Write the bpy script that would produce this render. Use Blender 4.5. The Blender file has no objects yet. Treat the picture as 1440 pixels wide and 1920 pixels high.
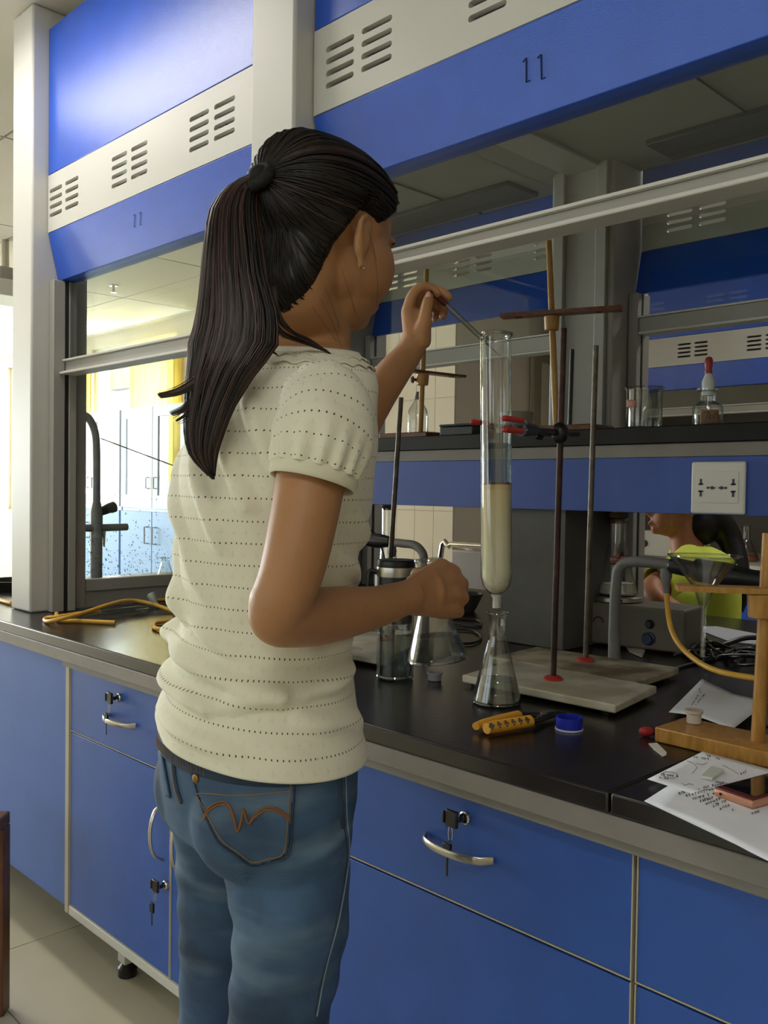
import bpy, bmesh, math, random
import numpy as np
from mathutils import Vector, Matrix
from mathutils.bvhtree import BVHTree
random.seed(7)
SC = bpy.context.scene
COL = SC.collection
PI = math.pi

# ------------------------------------------------------------------ camera
F = 1700.0; CX, CY = 720.0, 960.0
_a = math.atan2(1670, 1700.); _p = math.radians(1.45); _r = 0.014
FWD = Vector((-math.cos(_a)*math.cos(_p), math.sin(_a)*math.cos(_p), -math.sin(_p)))
_R0 = FWD.cross(Vector((0, 0, 1))).normalized(); _U0 = _R0.cross(FWD)
RGT = math.cos(_r)*_R0 + math.sin(_r)*_U0
UPV = -math.sin(_r)*_R0 + math.cos(_r)*_U0
CAM = Vector((0, 0, 1.22))
cd = bpy.data.cameras.new('camera'); cam = bpy.data.objects.new('camera', cd); COL.objects.link(cam)
cd.sensor_width = 36; cd.lens = F/1920*36; cd.clip_start = 0.02; cd.clip_end = 100
cam.matrix_world = Matrix(((RGT.x, UPV.x, -FWD.x, CAM.x), (RGT.y, UPV.y, -FWD.y, CAM.y), (RGT.z, UPV.z, -FWD.z, CAM.z), (0, 0, 0, 1)))
SC.camera = cam
def ray(x, y): return FWD*F + RGT*(x-CX) - UPV*(y-CY)
def at_x(x, y, c): d = ray(x, y); return CAM + d*((c-CAM.x)/d.x)
def at_y(x, y, c): d = ray(x, y); return CAM + d*((c-CAM.y)/d.y)
def at_z(x, y, c): d = ray(x, y); return CAM + d*((c-CAM.z)/d.z)
def at_d(x, y, c): return CAM + ray(x, y)*(c/F)

# ------------------------------------------------------------------ world, light, exposure
SC.view_settings.view_transform = 'Standard'; SC.view_settings.look = 'None'
SC.view_settings.gamma = 1; SC.view_settings.use_curve_mapping = False
SC.view_settings.exposure = -0.08
SC.cycles.use_denoising = True
SC.cycles.max_bounces = 10; SC.cycles.transparent_max_bounces = 24; SC.cycles.glossy_bounces = 4
SC.cycles.diffuse_bounces = 4; SC.cycles.sample_clamp_indirect = 6
W = bpy.data.worlds.new('sky'); SC.world = W; W.use_nodes = True
W.node_tree.nodes['Background'].inputs[0].default_value = (0.80, 0.90, 1.0, 1)
W.node_tree.nodes['Background'].inputs[1].default_value = 2.2
def area(name, loc, size, size_y, power, color, target):
    l = bpy.data.lights.new(name, 'AREA'); l.shape = 'RECTANGLE'; l.size = size; l.size_y = size_y
    l.energy = power; l.color = color
    o = bpy.data.objects.new(name, l); COL.objects.link(o); o.location = loc
    o.rotation_euler = (Vector(target)-Vector(loc)).to_track_quat('-Z', 'Y').to_euler()
    return o
# daylight entering through the window openings (the back and end lamps fill window openings, on their outer side)
area('window_daylight', (-7.3, 4.45, 1.75), 6.4, 1.5, 850, (0.95, 0.97, 1.0), (-7.3, 0, 1.2))
area('end_window_daylight', (-12.4, 0.2, 1.6), 5.0, 1.7, 900, (0.93, 0.96, 1.0), (0, 0.2, 1.2))
area('front_aisle_fill', (-1.6, -4.4, 1.75), 5.6, 1.3, 12, (1.0, 0.95, 0.86), (-1.6, 0, 1.2))  # added fill for the hood fronts, from unseen windows behind the camera

# ------------------------------------------------------------------ materials
def lin(h):
    if isinstance(h, str):
        h = h.lstrip('#'); c = [int(h[i:i+2], 16)/255 for i in (0, 2, 4)]
    else: c = h
    return tuple((v/12.92 if v <= .04045 else ((v+.055)/1.055)**2.4) for v in c)
MATS = {}
def mat(name, color, rough=.5, metal=0., var=.0, vscale=8., bump=0., bscale=60., spec=.5, sheen=0., trans=0., color2=None, stretch=None, coat=0., sss=0.):
    if name in MATS: return MATS[name]
    m = bpy.data.materials.new(name); m.use_nodes = True; MATS[name] = m
    nt = m.node_tree; N = nt.nodes; L = nt.links; b = N['Principled BSDF']
    c = lin(color); b.inputs['Base Color'].default_value = (*c, 1)
    b.inputs['Roughness'].default_value = rough; b.inputs['Metallic'].default_value = metal
    b.inputs['Specular IOR Level'].default_value = spec
    b.inputs['Coat Weight'].default_value = coat
    if sheen: b.inputs['Sheen Weight'].default_value = sheen
    if sss:
        b.inputs['Subsurface Weight'].default_value = sss; b.inputs['Subsurface Radius'].default_value = (1, .35, .2); b.inputs['Subsurface Scale'].default_value = .006
    tc = N.new('ShaderNodeTexCoord'); src = tc.outputs['Object']
    if stretch:
        mp = N.new('ShaderNodeMapping'); mp.inputs['Scale'].default_value = stretch; L.new(src, mp.inputs[0]); src = mp.outputs[0]
    if var or color2:
        n = N.new('ShaderNodeTexNoise'); n.inputs['Scale'].default_value = vscale; n.inputs['Detail'].default_value = 6; L.new(src, n.inputs['Vector'])
        mx = N.new('ShaderNodeMix'); mx.data_type = 'RGBA'
        c2 = lin(color2) if color2 else tuple(v*(1-var) for v in c)
        c1 = c if color2 else tuple(min(1, v*(1+var)) for v in c)
        mr = N.new('ShaderNodeMapRange'); mr.inputs[1].default_value = .35; mr.inputs[2].default_value = .65; L.new(n.outputs[0], mr.inputs[0])
        L.new(mr.outputs[0], mx.inputs[0]); mx.inputs[6].default_value = (*c1, 1); mx.inputs[7].default_value = (*c2, 1)
        L.new(mx.outputs[2], b.inputs['Base Color'])
    if bump:
        n = N.new('ShaderNodeTexNoise'); n.inputs['Scale'].default_value = bscale; n.inputs['Detail'].default_value = 4; L.new(src, n.inputs['Vector'])
        bp = N.new('ShaderNodeBump'); bp.inputs['Strength'].default_value = bump; bp.inputs['Distance'].default_value = .002
        L.new(n.outputs[0], bp.inputs['Height']); L.new(bp.outputs[0], b.inputs['Normal'])
    return m
def glass(name, tint=(.96, .98, .97), edge=(.45, .5, .48), rough=.02, k=1.0, add=.0):
    if name in MATS: return MATS[name]
    m = bpy.data.materials.new(name); m.use_nodes = True; MATS[name] = m
    nt = m.node_tree; N = nt.nodes; L = nt.links; N.clear()
    out = N.new('ShaderNodeOutputMaterial'); mix = N.new('ShaderNodeMixShader'); t = N.new('ShaderNodeBsdfTransparent'); g = N.new('ShaderNodeBsdfGlossy')
    g.inputs['Roughness'].default_value = rough
    lw = N.new('ShaderNodeLayerWeight'); lw.inputs[0].default_value = .5
    pw = N.new('ShaderNodeMath'); pw.operation = 'POWER'; pw.inputs[1].default_value = 3.0; L.new(lw.outputs['Facing'], pw.inputs[0])
    cm = N.new('ShaderNodeMix'); cm.data_type = 'RGBA'; cm.inputs[6].default_value = (*tint, 1); cm.inputs[7].default_value = (*edge, 1)
    L.new(pw.outputs[0], cm.inputs[0]); L.new(cm.outputs[2], t.inputs[0])
    fr = N.new('ShaderNodeMath'); fr.operation = 'POWER'; fr.inputs[1].default_value = 4.5; L.new(lw.outputs['Facing'], fr.inputs[0])
    ml = N.new('ShaderNodeMath'); ml.operation = 'MULTIPLY_ADD'; ml.inputs[1].default_value = min(.8*k, .95); ml.inputs[2].default_value = .035*k+add; ml.use_clamp = True
    L.new(fr.outputs[0], ml.inputs[0]); L.new(ml.outputs[0], mix.inputs[0]); L.new(t.outputs[0], mix.inputs[1]); L.new(g.outputs[0], mix.inputs[2])
    L.new(mix.outputs[0], out.inputs[0]); return m
def emit(name, color, s):
    if name in MATS: return MATS[name]
    m = bpy.data.materials.new(name); m.use_nodes = True; MATS[name] = m
    b = m.node_tree.nodes['Principled BSDF']; b.inputs['Emission Color'].default_value = (*lin(color), 1); b.inputs['Emission Strength'].default_value = s
    b.inputs['Base Color'].default_value = (*lin(color), 1); return m

BLUE = mat('blue_laminate', '#1753c6', .30, var=.05, vscale=14, bump=.2, bscale=420, spec=.75)
BLUEC = mat('cabinet_blue', '#2f59ac', .45, var=.06, vscale=9, bump=.15, bscale=400)
CREAM = mat('cream_paint', '#cbcac2', .45, var=.02, vscale=5, bump=.08, bscale=260)
ALU = mat('grey_frame_paint', '#a29f97', .42, var=.03, vscale=6, bump=.06, bscale=300)
TRIM = mat('apron_grey', '#86817a', .6, var=.05, vscale=20, bump=.1, bscale=300)
SEAMG = mat('pale_edging', '#b9b29c', .6)
DARKS = mat('rubber_seal', '#1c1c1a', .7)
TOP = mat('worktop_resin', '#211c1a', .27, var=.25, vscale=7, bump=.12, bscale=120, spec=.6)
SHELFB = mat('shelf_black', '#120e0c', .5, var=.2, vscale=9, spec=.3)
SHELFBLUE = mat('shelf_blue', '#3a56a6', .5, var=.05, vscale=9, bump=.1, bscale=400)
SUPG = mat('service_grey', '#55534f', .6, var=.06, vscale=30)
WALLM = mat('wall_paint', '#cfc4ae', .85, var=.03, vscale=2)
CEILM = mat('ceiling_board', '#d8d2c4', .9, var=.03, vscale=2)
CEILG = mat('ceiling_bar', '#857e6e', .7)
FLOORM = mat('floor_tile', '#d2cbb4', .35, var=.06, vscale=3, bump=.03, bscale=40)
GROUT = mat('floor_grout', '#6d6759', .9)
WHITE = mat('white_plastic', '#dcdbd2', .4)
PANE = glass('window_glass', k=1.0)
VES = glass('vessel_glass', tint=(.975, .985, .98), edge=(.36, .39, .38), rough=.05, k=1.5, add=.03)
LIQ = glass('clear_liquid', tint=(.60, .64, .64), edge=(.5, .55, .55), rough=.02, k=1.0)
IRON = mat('iron_rod', '#5b544a', .38, .75, var=.3, vscale=40, bump=.3, bscale=150)
RUST = mat('rusty_rod', '#3c2620', .5, .5, var=.4, vscale=30, bump=.3, bscale=150)
REDP = mat('red_plastic', '#b8352c', .35)
MARB = mat('marble_base', '#d6d2c2', .4, vscale=12, color2='#aaa38c', bump=.1, bscale=60)
WOOD = mat('varnished_wood', '#b98a42', .35, vscale=5, color2='#a0722f', stretch=(26, 26, 5), bump=.05)
WOODD = mat('dark_wood', '#7d4a2c', .4, vscale=6, color2='#5d3520', stretch=(5, 26, 26))
CORK = mat('cork', '#6b5234', .85, var=.2, vscale=60)
STEEL = mat('brushed_steel', '#b8b3a8', .28, .95, bump=.05, bscale=200)
CHROME = mat('chrome', '#d0ccc4', .12, 1.)
BLACKP = mat('black_plastic', '#141414', .35)
GREYP = mat('grey_pipe', '#6e6c6a', .5, var=.1, vscale=30, bump=.1, bscale=100)
TUBEY = mat('yellow_hose', '#d8a53c', .45, var=.08, vscale=40)
PAPER = mat('paper', '#edeff5', .8, var=.02, vscale=30)
INK = mat('ink', '#3a3c46', .8)
SKIN = mat('skin', '#a97a50', .5, var=.05, vscale=30, bump=.1, bscale=420, sss=.12)
NAIL = mat('nail', '#cf9a84', .25)
HAIR = mat('dark_hair', '#110a08', .45, var=.3, vscale=60, stretch=(1, 1, .2), spec=.4)
HAIRB = mat('brown_hair', '#3a1c13', .42, var=.3, vscale=60, stretch=(1, 1, .2), spec=.6)

# ------------------------------------------------------------------ mesh helpers
def unit(v): return Vector(v).normalized()
def frame(t):
    t = unit(t); a = Vector((0, 0, 1)) if abs(t.z) < .9 else Vector((1, 0, 0))
    x = t.cross(a).normalized(); return x, t.cross(x).normalized()
class MB:
    def __init__(s, M=None): s.v = []; s.f = []; s.M = M
    def add(s, vs, fs):
        o = len(s.v)
        s.v += [tuple(s.M @ Vector(v)) if s.M else tuple(v) for v in vs]
        s.f += [tuple(i+o for i in f) for f in fs]; return s
    def box(s, x0, x1, y0, y1, z0, z1):
        return s.add([(x, y, z) for z in (z0, z1) for y in (y0, y1) for x in (x0, x1)],
                     [(0, 2, 3, 1), (4, 5, 7, 6), (0, 1, 5, 4), (2, 6, 7, 3), (0, 4, 6, 2), (1, 3, 7, 5)])
    def rings(s, rs, cap=True, closed=False):
        n = len(rs[0]); vs = [p for r in rs for p in r]; fs = []
        m = len(rs)
        for i in range(m if closed else m-1):
            for j in range(n):
                a = i*n+j; b = i*n+(j+1) % n; c = ((i+1) % m)*n+(j+1) % n; d = ((i+1) % m)*n+j
                fs.append((a, b, c, d))
        if cap and not closed:
            fs.append(tuple(reversed(range(n)))); fs.append(tuple(range((m-1)*n, m*n)))
        return s.add(vs, fs)
    def tube(s, pts, r, n=10, cap=True, smooth=0, squash=1., closed=False):
        pts = [Vector(p) for p in pts]; rr = list(r) if hasattr(r, '__len__') else [r]*len(pts)
        if smooth: pts, rr = resample(pts, rr, smooth)
        m = len(pts); x = None; rs = []
        for i, p in enumerate(pts):
            if closed: t = pts[(i+1) % m]-pts[i-1]
            else: t = pts[min(i+1, m-1)]-pts[max(i-1, 0)]
            if t.length < 1e-9: t = Vector((0, 0, 1))
            t.normalize()
            if x is None: x, y = frame(t)
            else:
                x = (x-t*x.dot(t)); x = x.normalized() if x.length > 1e-6 else frame(t)[0]
                y = t.cross(x)
            rs.append([p+(x*math.cos(2*PI*j/n)+y*math.sin(2*PI*j/n)*squash)*rr[i] for j in range(n)])
        return s.rings(rs, cap, closed)
    def cyl(s, p0, p1, r0, r1=None, n=20): return s.tube([p0, p1], [r0, r0 if r1 is None else r1], n)
    def lathe(s, prof, c=(0, 0, 0), n=32, axis=None, closed=False):
        # prof: list of (radius, height)
        c = Vector(c); az = unit(axis) if axis is not None else Vector((0, 0, 1))
        if axis is None: x, y = Vector((1, 0, 0)), Vector((0, 1, 0))
        else: x, y = frame(az)
        rs = [[c+az*h+(x*math.cos(2*PI*j/n)+y*math.sin(2*PI*j/n))*max(r, 1e-5) for j in range(n)] for r, h in prof]
        return s.rings(rs, not closed, closed)
    def ball(s, c, r, n=16, m=10, rot=None):
        c = Vector(c); r = (r, r, r) if not hasattr(r, '__len__') else r
        rs = []
        for i in range(m+1):
            ph = -PI/2+PI*i/m; cz = max(math.cos(ph), .02)
            ring = []
            for j in range(n):
                v = Vector((r[0]*cz*math.cos(2*PI*j/n), r[1]*cz*math.sin(2*PI*j/n), r[2]*math.sin(ph)))
                ring.append(c+(rot @ v if rot else v))
            rs.append(ring)
        return s.rings(rs)
    def prism(s, poly, ext):
        ext = Vector(ext); n = len(poly); a = [Vector(p) for p in poly]
        return s.add(a+[p+ext for p in a], [tuple(reversed(range(n))), tuple(range(n, 2*n))]+[(i, (i+1) % n, n+(i+1) % n, n+i) for i in range(n)])
    def build(s, name, m, parent=None, bevel=0, smooth=None, seg=2, fix=True):
        org = wl(parent)
        me = bpy.data.meshes.new(name); me.from_pydata([tuple(Vector(v)-org) for v in s.v], [], s.f); me.update()
        if fix:
            bm = bmesh.new(); bm.from_mesh(me); bmesh.ops.recalc_face_normals(bm, faces=bm.faces); bm.to_mesh(me); bm.free()
        return link(name, me, m, parent, bevel, smooth, seg)
def link(name, me, m, parent=None, bevel=0, smooth=None, seg=2):
    o = bpy.data.objects.new(name, me); COL.objects.link(o); me.materials.append(m)
    if parent is not None: o.parent = parent
    if bevel:
        b = o.modifiers.new('bevel', 'BEVEL'); b.width = bevel; b.segments = seg; b.limit_method = 'ANGLE'; b.angle_limit = math.radians(40)
    if smooth is None: smooth = 35
    if smooth:
        me.polygons.foreach_set('use_smooth', [True]*len(me.polygons))
        try: me.set_sharp_from_angle(angle=math.radians(smooth))
        except Exception: pass
    return o
def wl(o):
    v = Vector((0, 0, 0))
    while o is not None: v += o.location; o = o.parent
    return v
def resample(pts, rr, k):
    P = []; Q = []; n = len(pts)
    for i in range(n-1):
        p0, p1, p2, p3 = pts[max(i-1, 0)], pts[i], pts[i+1], pts[min(i+2, n-1)]
        for j in range(k):
            t = j/k
            P.append(.5*((2*p1)+(p2-p0)*t+(2*p0-5*p1+4*p2-p3)*t*t+(3*p1-p0-3*p2+p3)*t**3))
            Q.append(rr[i]*(1-t)+rr[i+1]*t)
    P.append(pts[-1]); Q.append(rr[-1]); return P, Q
def thing(name, label, cat, loc=(0, 0, 0), group=None):
    o = bpy.data.objects.new(name, None); COL.objects.link(o); o.location = loc; o.empty_display_size = .05
    return tag(o, label, cat, group)
def tag(o, label, cat, group=None):
    o['label'] = label; o['category'] = cat
    if group: o['group'] = group
    return o
def structure(o): o['kind'] = 'structure'; return o
def dup(root, delta, label=None, group=None):
    r = root.copy(); COL.objects.link(r); r.location = Vector(root.location)+Vector(delta)
    if label: r['label'] = label
    if group: r['group'] = group
    for ch in list(root.children):
        c = ch.copy(); COL.objects.link(c); c.parent = r
        for g in list(ch.children): d = g.copy(); COL.objects.link(d); d.parent = c
    return r
def plate(name, m, parent, outer, holes, y, th, tilt=None):
    """vertical plate in the x-z plane at depth y, real openings, thickness th towards +y"""
    cu = bpy.data.curves.new(name, 'CURVE'); cu.dimensions = '2D'; cu.fill_mode = 'BOTH'; cu.extrude = th/2
    for poly in [outer]+holes:
        sp = cu.splines.new('POLY'); sp.points.add(len(poly)-1); sp.use_cyclic_u = True
        for i, (x, z) in enumerate(poly): sp.points[i].co = (x, z, 0, 1)
    t = bpy.data.objects.new('tmp', cu); COL.objects.link(t)
    dg = bpy.context.evaluated_depsgraph_get(); dg.update()
    me = bpy.data.meshes.new_from_object(t.evaluated_get(dg)); bpy.data.objects.remove(t); bpy.data.curves.remove(cu)
    org = wl(parent)
    for v in me.vertices:
        x, z, e = v.co; v.co = Vector((x, y+th/2+e, z))-org
    me.materials.clear(); return link(name, me, m, parent, 0, 0)
def slot(x0, x1, z, h=.0055):
    k = 5; r = h
    pts = [(x1-r+r*math.sin(PI*i/k), z-r*math.cos(PI*i/k)) for i in range(k+1)]
    pts += [(x0+r-r*math.sin(PI*i/k), z+r*math.cos(PI*i/k)) for i in range(k+1)]
    return pts
def remesh(mb, name, m, parent, voxel, sm=3, fac=.5):
    o = mb.build('tmp', m, None, fix=True)
    r = o.modifiers.new('r', 'REMESH'); r.mode = 'VOXEL'; r.voxel_size = voxel; r.use_smooth_shade = True
    if sm: s = o.modifiers.new('s', 'SMOOTH'); s.iterations = sm; s.factor = fac
    dg = bpy.context.evaluated_depsgraph_get(); dg.update()
    me = bpy.data.meshes.new_from_object(o.evaluated_get(dg)); bpy.data.objects.remove(o)
    me.name = name; org = wl(parent)
    if org.length: me.transform(Matrix.Translation(-org))
    me.materials.clear(); return link(name, me, m, parent, 0, 180)
def text(name, s, m, parent, M, size, ext=.0002, fontw=0):
    cu = bpy.data.curves.new(name, 'FONT'); cu.body = s; cu.size = size; cu.extrude = ext; cu.align_x = 'CENTER'; cu.align_y = 'CENTER'; cu.offset = fontw
    t = bpy.data.objects.new('tmp', cu); COL.objects.link(t)
    dg = bpy.context.evaluated_depsgraph_get(); dg.update()
    me = bpy.data.meshes.new_from_object(t.evaluated_get(dg)); bpy.data.objects.remove(t); bpy.data.curves.remove(cu)
    me.transform(Matrix.Translation(-wl(parent)) @ M); me.materials.clear()
    return link(name, me, m, parent, 0, 0)
def basis(x, y, z, o):
    x, y, z = Vector(x), Vector(y), Vector(z)
    return Matrix(((x.x, y.x, z.x, o[0]), (x.y, y.y, z.y, o[1]), (x.z, y.z, z.z, o[2]), (0, 0, 0, 1)))

# ================================================================== ROOM
XL, XR, YF, YB = -12.0, 2.6, -4.0, 3.9
CZ = 2.56
fl = structure(MB().box(XL, XR, YF, 6.4, -.03, -.003).build('floor', GROUT, None, smooth=0))
tile = MB().box(.0015, .7985, .0015, .7985, -.0029, .0).build('tile', FLOORM, fl, smooth=0)
first = True
for i in range(-12, 6):
    for j in range(-6, 8):
        x = -2.35+.8*i; y = .84+.8*j
        if x < XL-.1 or x > 2.2 or y < YF-.1 or y > 5.5: continue
        if first: tile.location = (x, y, 0); first = False; continue
        c = tile.copy(); COL.objects.link(c); c.parent = fl; c.location = (x, y, 0)
ce = structure(MB().box(XL, XR, YF, 6.4, CZ+.012, CZ+.06).build('ceiling', CEILG, None, smooth=0))
pan = None; k = 0
for i in range(12):
    for j in range(17):
        x = XL+.03+1.2*i; y = YF+.02+.6*j
        if y > 6.2 or x+1.2 > XR+.1: continue
        if pan is None:
            pan = MB().box(.006, 1.194, .006, .594, CZ, CZ+.0119).build('ceiling_panel', CEILM, ce, smooth=0); pan.location = (x, y, 0); continue
        c = pan.copy(); COL.objects.link(c); c.parent = ce; c.location = (x, y, 0)
def wall_with_openings(name, m, axis, pos, th, a0, a1, z0, z1, ops):
    mb = MB(); xs = sorted(ops)
    def bx(u0, u1, w0, w1):
        if u1-u0 < 1e-4 or w1-w0 < 1e-4: return
        if axis == 'y': mb.box(u0, u1, pos, pos+th, w0, w1)
        else: mb.box(pos, pos+th, u0, u1, w0, w1)
    cur = a0
    for (u0, u1, w0, w1) in xs:
        bx(cur, u0, z0, z1); bx(u0, u1, z0, w0); bx(u0, u1, w1, z1); cur = u1
    bx(cur, a1, z0, z1)
    return structure(mb.build(name, m, None, smooth=0))
WOP = [(-11.6, -9.9, .95, 2.45), (-9.7, -8.0, .95, 2.45), (-7.8, -6.35, .95, 2.45), (-6.15, -4.02, .95, 2.45)]
wall_with_openings('wall_back', WALLM, 'y', YB, .18, XL, -3.4, 0, CZ, WOP)
WOL = [(-2.3, -.6, .8, 2.4), (-.4, 1.2, .8, 2.4), (1.4, 2.9, .8, 2.4)]
wall_with_openings('wall_left', WALLM, 'x', XL-.18, .18, YF, YB, 0, CZ, WOL)
WOF = [(-4.6, -2.8, .95, 2.4), (-2.6, -.8, .95, 2.4), (-.6, 1.2, .95, 2.4)]
wall_with_openings('wall_front', WALLM, 'y', YF-.18, .18, XL, XR, 0, CZ, WOF)
structure(MB().box(XR, XR+.15, YF, 6.4, 0, CZ).build('wall_right', WALLM, None, smooth=0))
structure(MB().box(-3.4, XR, 6.4, 6.55, 0, CZ).build('wall_alcove', WALLM, None, smooth=0))
# return wall with the door (its face looks along +x)
structure(MB().box(-3.55, -3.4, YB+.18, 6.4, 0, CZ).build('wall_return', WALLM, None, smooth=0))
def window(n, x0, x1, z0, z1, y, axis='y', pos=None):
    fr = MB()
    def bx(u0, u1, d0, d1, w0, w1):
        if axis == 'y': fr.box(u0, u1, y+d0, y+d1, w0, w1)
        else: fr.box(y+d0, y+d1, u0, u1, w0, w1)
    w = .05
    bx(x0, x0+w, .04, .1, z0, z1); bx(x1-w, x1, .04, .1, z0, z1); bx(x0+w, x1-w, .04, .1, z1-w, z1); bx(x0+w, x1-w, .04, .1, z0, z0+w)
    xm = (x0+x1)/2; bx(xm-.03, xm+.03, .045, .095, z0+w, z1-w)
    o = structure(fr.build('window_%d' % n, WHITE, None, smooth=0))
    for (a, b) in ((x0+w, xm-.03), (xm+.03, x1-w)):
        g = MB()
        if axis == 'y': g.box(a, b, y+.068, y+.072, z0+w, z1-w)
        else: g.box(y+.068, y+.072, a, b, z0+w, z1-w)
        g.build('pane', PANE, o, smooth=0)
    return o
n = 1
for (a, b, c, d) in WOP: window(n, a, b, c, d, YB); n += 1
for (a, b, c, d) in WOL: window(n, a, b, c, d, XL-.14, 'x'); n += 1
for (a, b, c, d) in WOF: window(n, a, b, c, d, YF-.14); n += 1
dr = structure(MB().box(-3.4, -3.36, 4.6, 5.5, 0.005, 2.05).build('door_1', WALLM, None, smooth=0))
f = MB(); f.box(-3.36, -3.345, 4.56, 4.64, 0.005, 2.1); f.box(-3.36, -3.345, 5.46, 5.54, 0.005, 2.1); f.box(-3.36, -3.345, 4.64, 5.46, 2.02, 2.1)
f.build('door_frame', mat('door_edge', '#8d8268', .7), dr, bevel=.003)
# tiled wainscot joints on the window wall
tw = structure(MB().box(-6.0, -3.4, YB-.012, YB, .86, 2.5).build('trim_1', mat('joint', '#bcb29c', .8), None, smooth=0))
TW = mat('wall_board', '#cdc2ac', .8, var=.02, vscale=3)
for i in range(4):
    for (z0, z1) in ((.06, .66), (.665, 1.095), (1.10, 1.745), (1.75, 2.5)):
        xa = -3.995+.15*i
        MB().box(xa+.001, xa+.148, YB-.016, YB-.0121, z0, z1).build('wall_tile', TW, tw, smooth=0) if z0 > .6 else None
# curtains
CURT = mat('yellow_curtain', '#f5e38a', .8, trans=0, var=.1, vscale=3); 
_b = CURT.node_tree.nodes['Principled BSDF']
_nt = CURT.node_tree; _tr = _nt.nodes.new('ShaderNodeBsdfTranslucent'); _tr.inputs[0].default_value = (.97, .88, .42, 1)
_ms = _nt.nodes.new('ShaderNodeMixShader'); _ms.inputs[0].default_value = .6
_nt.links.new(_b.outputs[0], _ms.inputs[1]); _nt.links.new(_tr.outputs[0], _ms.inputs[2]); _nt.links.new(_ms.outputs[0], _nt.nodes['Material Output'].inputs[0])
def curtain(x0, x1, z0, z1, label):
    mb = MB(); k = int((x1-x0)/.012); A = []; B = []
    for i in range(k+1):
        x = x0+(x1-x0)*i/k; y = YB-.04+.02*math.sin(x*55+math.sin(x*9)*2)
        A.append((x, y, z0)); B.append((x, y+.004*math.sin(i), z1))
    vs = A+B; n = k+1
    mb.add(vs, [(i, i+1, n+i+1, n+i) for i in range(k)])
    o = mb.build('curtain', CURT, None, smooth=180, fix=False)
    s = o.modifiers.new('s', 'SOLIDIFY'); s.thickness = .002
    tag(o, label, 'curtain', 'yellow curtains on the window wall'); return o
curtain(-8.3, -7.75, 1.25, 2.4, 'yellow curtain gathered left of the glass-doored cabinets, seen through the side pane')
curtain(-7.05, -6.25, 1.25, 2.4, 'yellow curtain hanging above the middle glass-doored cabinets')
curtain(-6.0, -5.55, 1.25, 2.4, 'yellow curtain ending beside the ponytail tip, right of the window post')
curtain(-4.3, -4.03, 1.25, 2.4, 'narrow yellow curtain strip seen behind the raised forearm')
# storage cabinets under the windows
LBL = mat('pale_cabinet_blue', '#8fb4e6', .5, var=.03); LBW = mat('cabinet_white', '#d5dcea', .5)
cabl = None
for i, (x0, x1) in enumerate(((-8.2, -7.28), (-7.26, -6.34), (-6.32, -5.4))):
    lab = ['blue and white storage cabinet left of the gooseneck tap, in full window glare', 'middle blue and white storage cabinet with a hanging bar latch between glass doors',
           'right blue and white storage cabinet beside the standing woman']
    t = thing('storage_cabinet', lab[i], 'cabinet', (x0, 3.4, 0), 'storage cabinets under the windows')
    c = MB(); c.box(x0, x0+.02, 3.42, 3.80, .0, 1.8); c.box(x1-.02, x1, 3.42, 3.80, 0, 1.8); c.box(x0+.02, x1-.02, 3.42, 3.80, 1.78, 1.8)
    c.box(x0+.02, x1-.02, 3.42, 3.80, 1.03, 1.05); c.box(x0+.02, x1-.02, 3.42, 3.80, .04, .06); c.box(x0+.02, x1-.02, 3.78, 3.80, .06, 1.03)
    c.build('carcass', LBW, t, smooth=0)
    xm = (x0+x1)/2
    for (a, b) in ((x0+.004, xm-.004), (xm+.004, x1-.004)):
        d = MB().box(a, b, 3.40, 3.42, .06, 1.03).build('lower_door', LBL, t, bevel=.002)
        hx = b-.05 if b < xm else a+.05
        MB().tube([(hx, 3.40, .80), (hx, 3.37, .80), (hx, 3.37, .92), (hx, 3.40, .92)], .006, 8).build('handle', STEEL, d)
        f = MB(); f.box(a, a+.07, 3.40, 3.42, 1.06, 1.79); f.box(b-.07, b, 3.40, 3.42, 1.06, 1.79); f.box(a+.07, b-.07, 3.40, 3.42, 1.72, 1.79); f.box(a+.07, b-.07, 3.40, 3.42, 1.06, 1.15)
        u = f.build('glass_door', LBW, t, smooth=0)
        MB().box(a+.07, b-.07, 3.408, 3.412, 1.15, 1.72).build('pane', PANE, u, smooth=0)
        MB().tube([(hx, 3.40, 1.20), (hx, 3.38, 1.20), (hx, 3.38, 1.28), (hx, 3.40, 1.28)], .005, 8).build('handle', STEEL, u)
# ceiling lamps and sprinklers
TUBEL = emit('lamp_tube', '#fdf8f2', 14.0)
def lamp(x, y, label):
    t = thing('ceiling_light', label, 'light', (x, y, CZ), 'ceiling lights')
    MB().box(x-.6, x+.6, y-.15, y+.15, CZ-.05, CZ-.001).build('housing', WHITE, t, bevel=.004)
    MB().box(x-.57, x+.57, y-.125, y+.125, CZ-.062, CZ-.0505).build('diffuser', TUBEL, t, bevel=.003)
lamp(-2.5, .68, 'bright ceiling light over the aisle in front of the left hood')
lamp(.4, -.6, 'bright ceiling light over the aisle behind the camera')
lamp(-6.6, -.4, 'bright ceiling light over the far left aisle')
lamp(-.9, 3.25, 'bright ceiling light over the aisle beyond the hoods')
def sprinkler(p, label):
    t = thing('sprinkler', label, 'sprinkler', (p.x, p.y, CZ))
    MB().lathe([(.03, -.004), (.03, 0), ], (p.x, p.y, CZ-.001), 16).build('rosette', WHITE, t)
    MB().lathe([(.008, -.004), (.008, -.04), (.02, -.045), (.02, -.048)], (p.x, p.y, CZ-.001), 12).build('head', STEEL, t)
sprinkler(at_z(213, 535, CZ), 'small ceiling sprinkler seen through the upper left glass pane')
sprinkler(at_z(175, 655, CZ), 'smaller farther ceiling sprinkler just above the sash rail')
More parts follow.
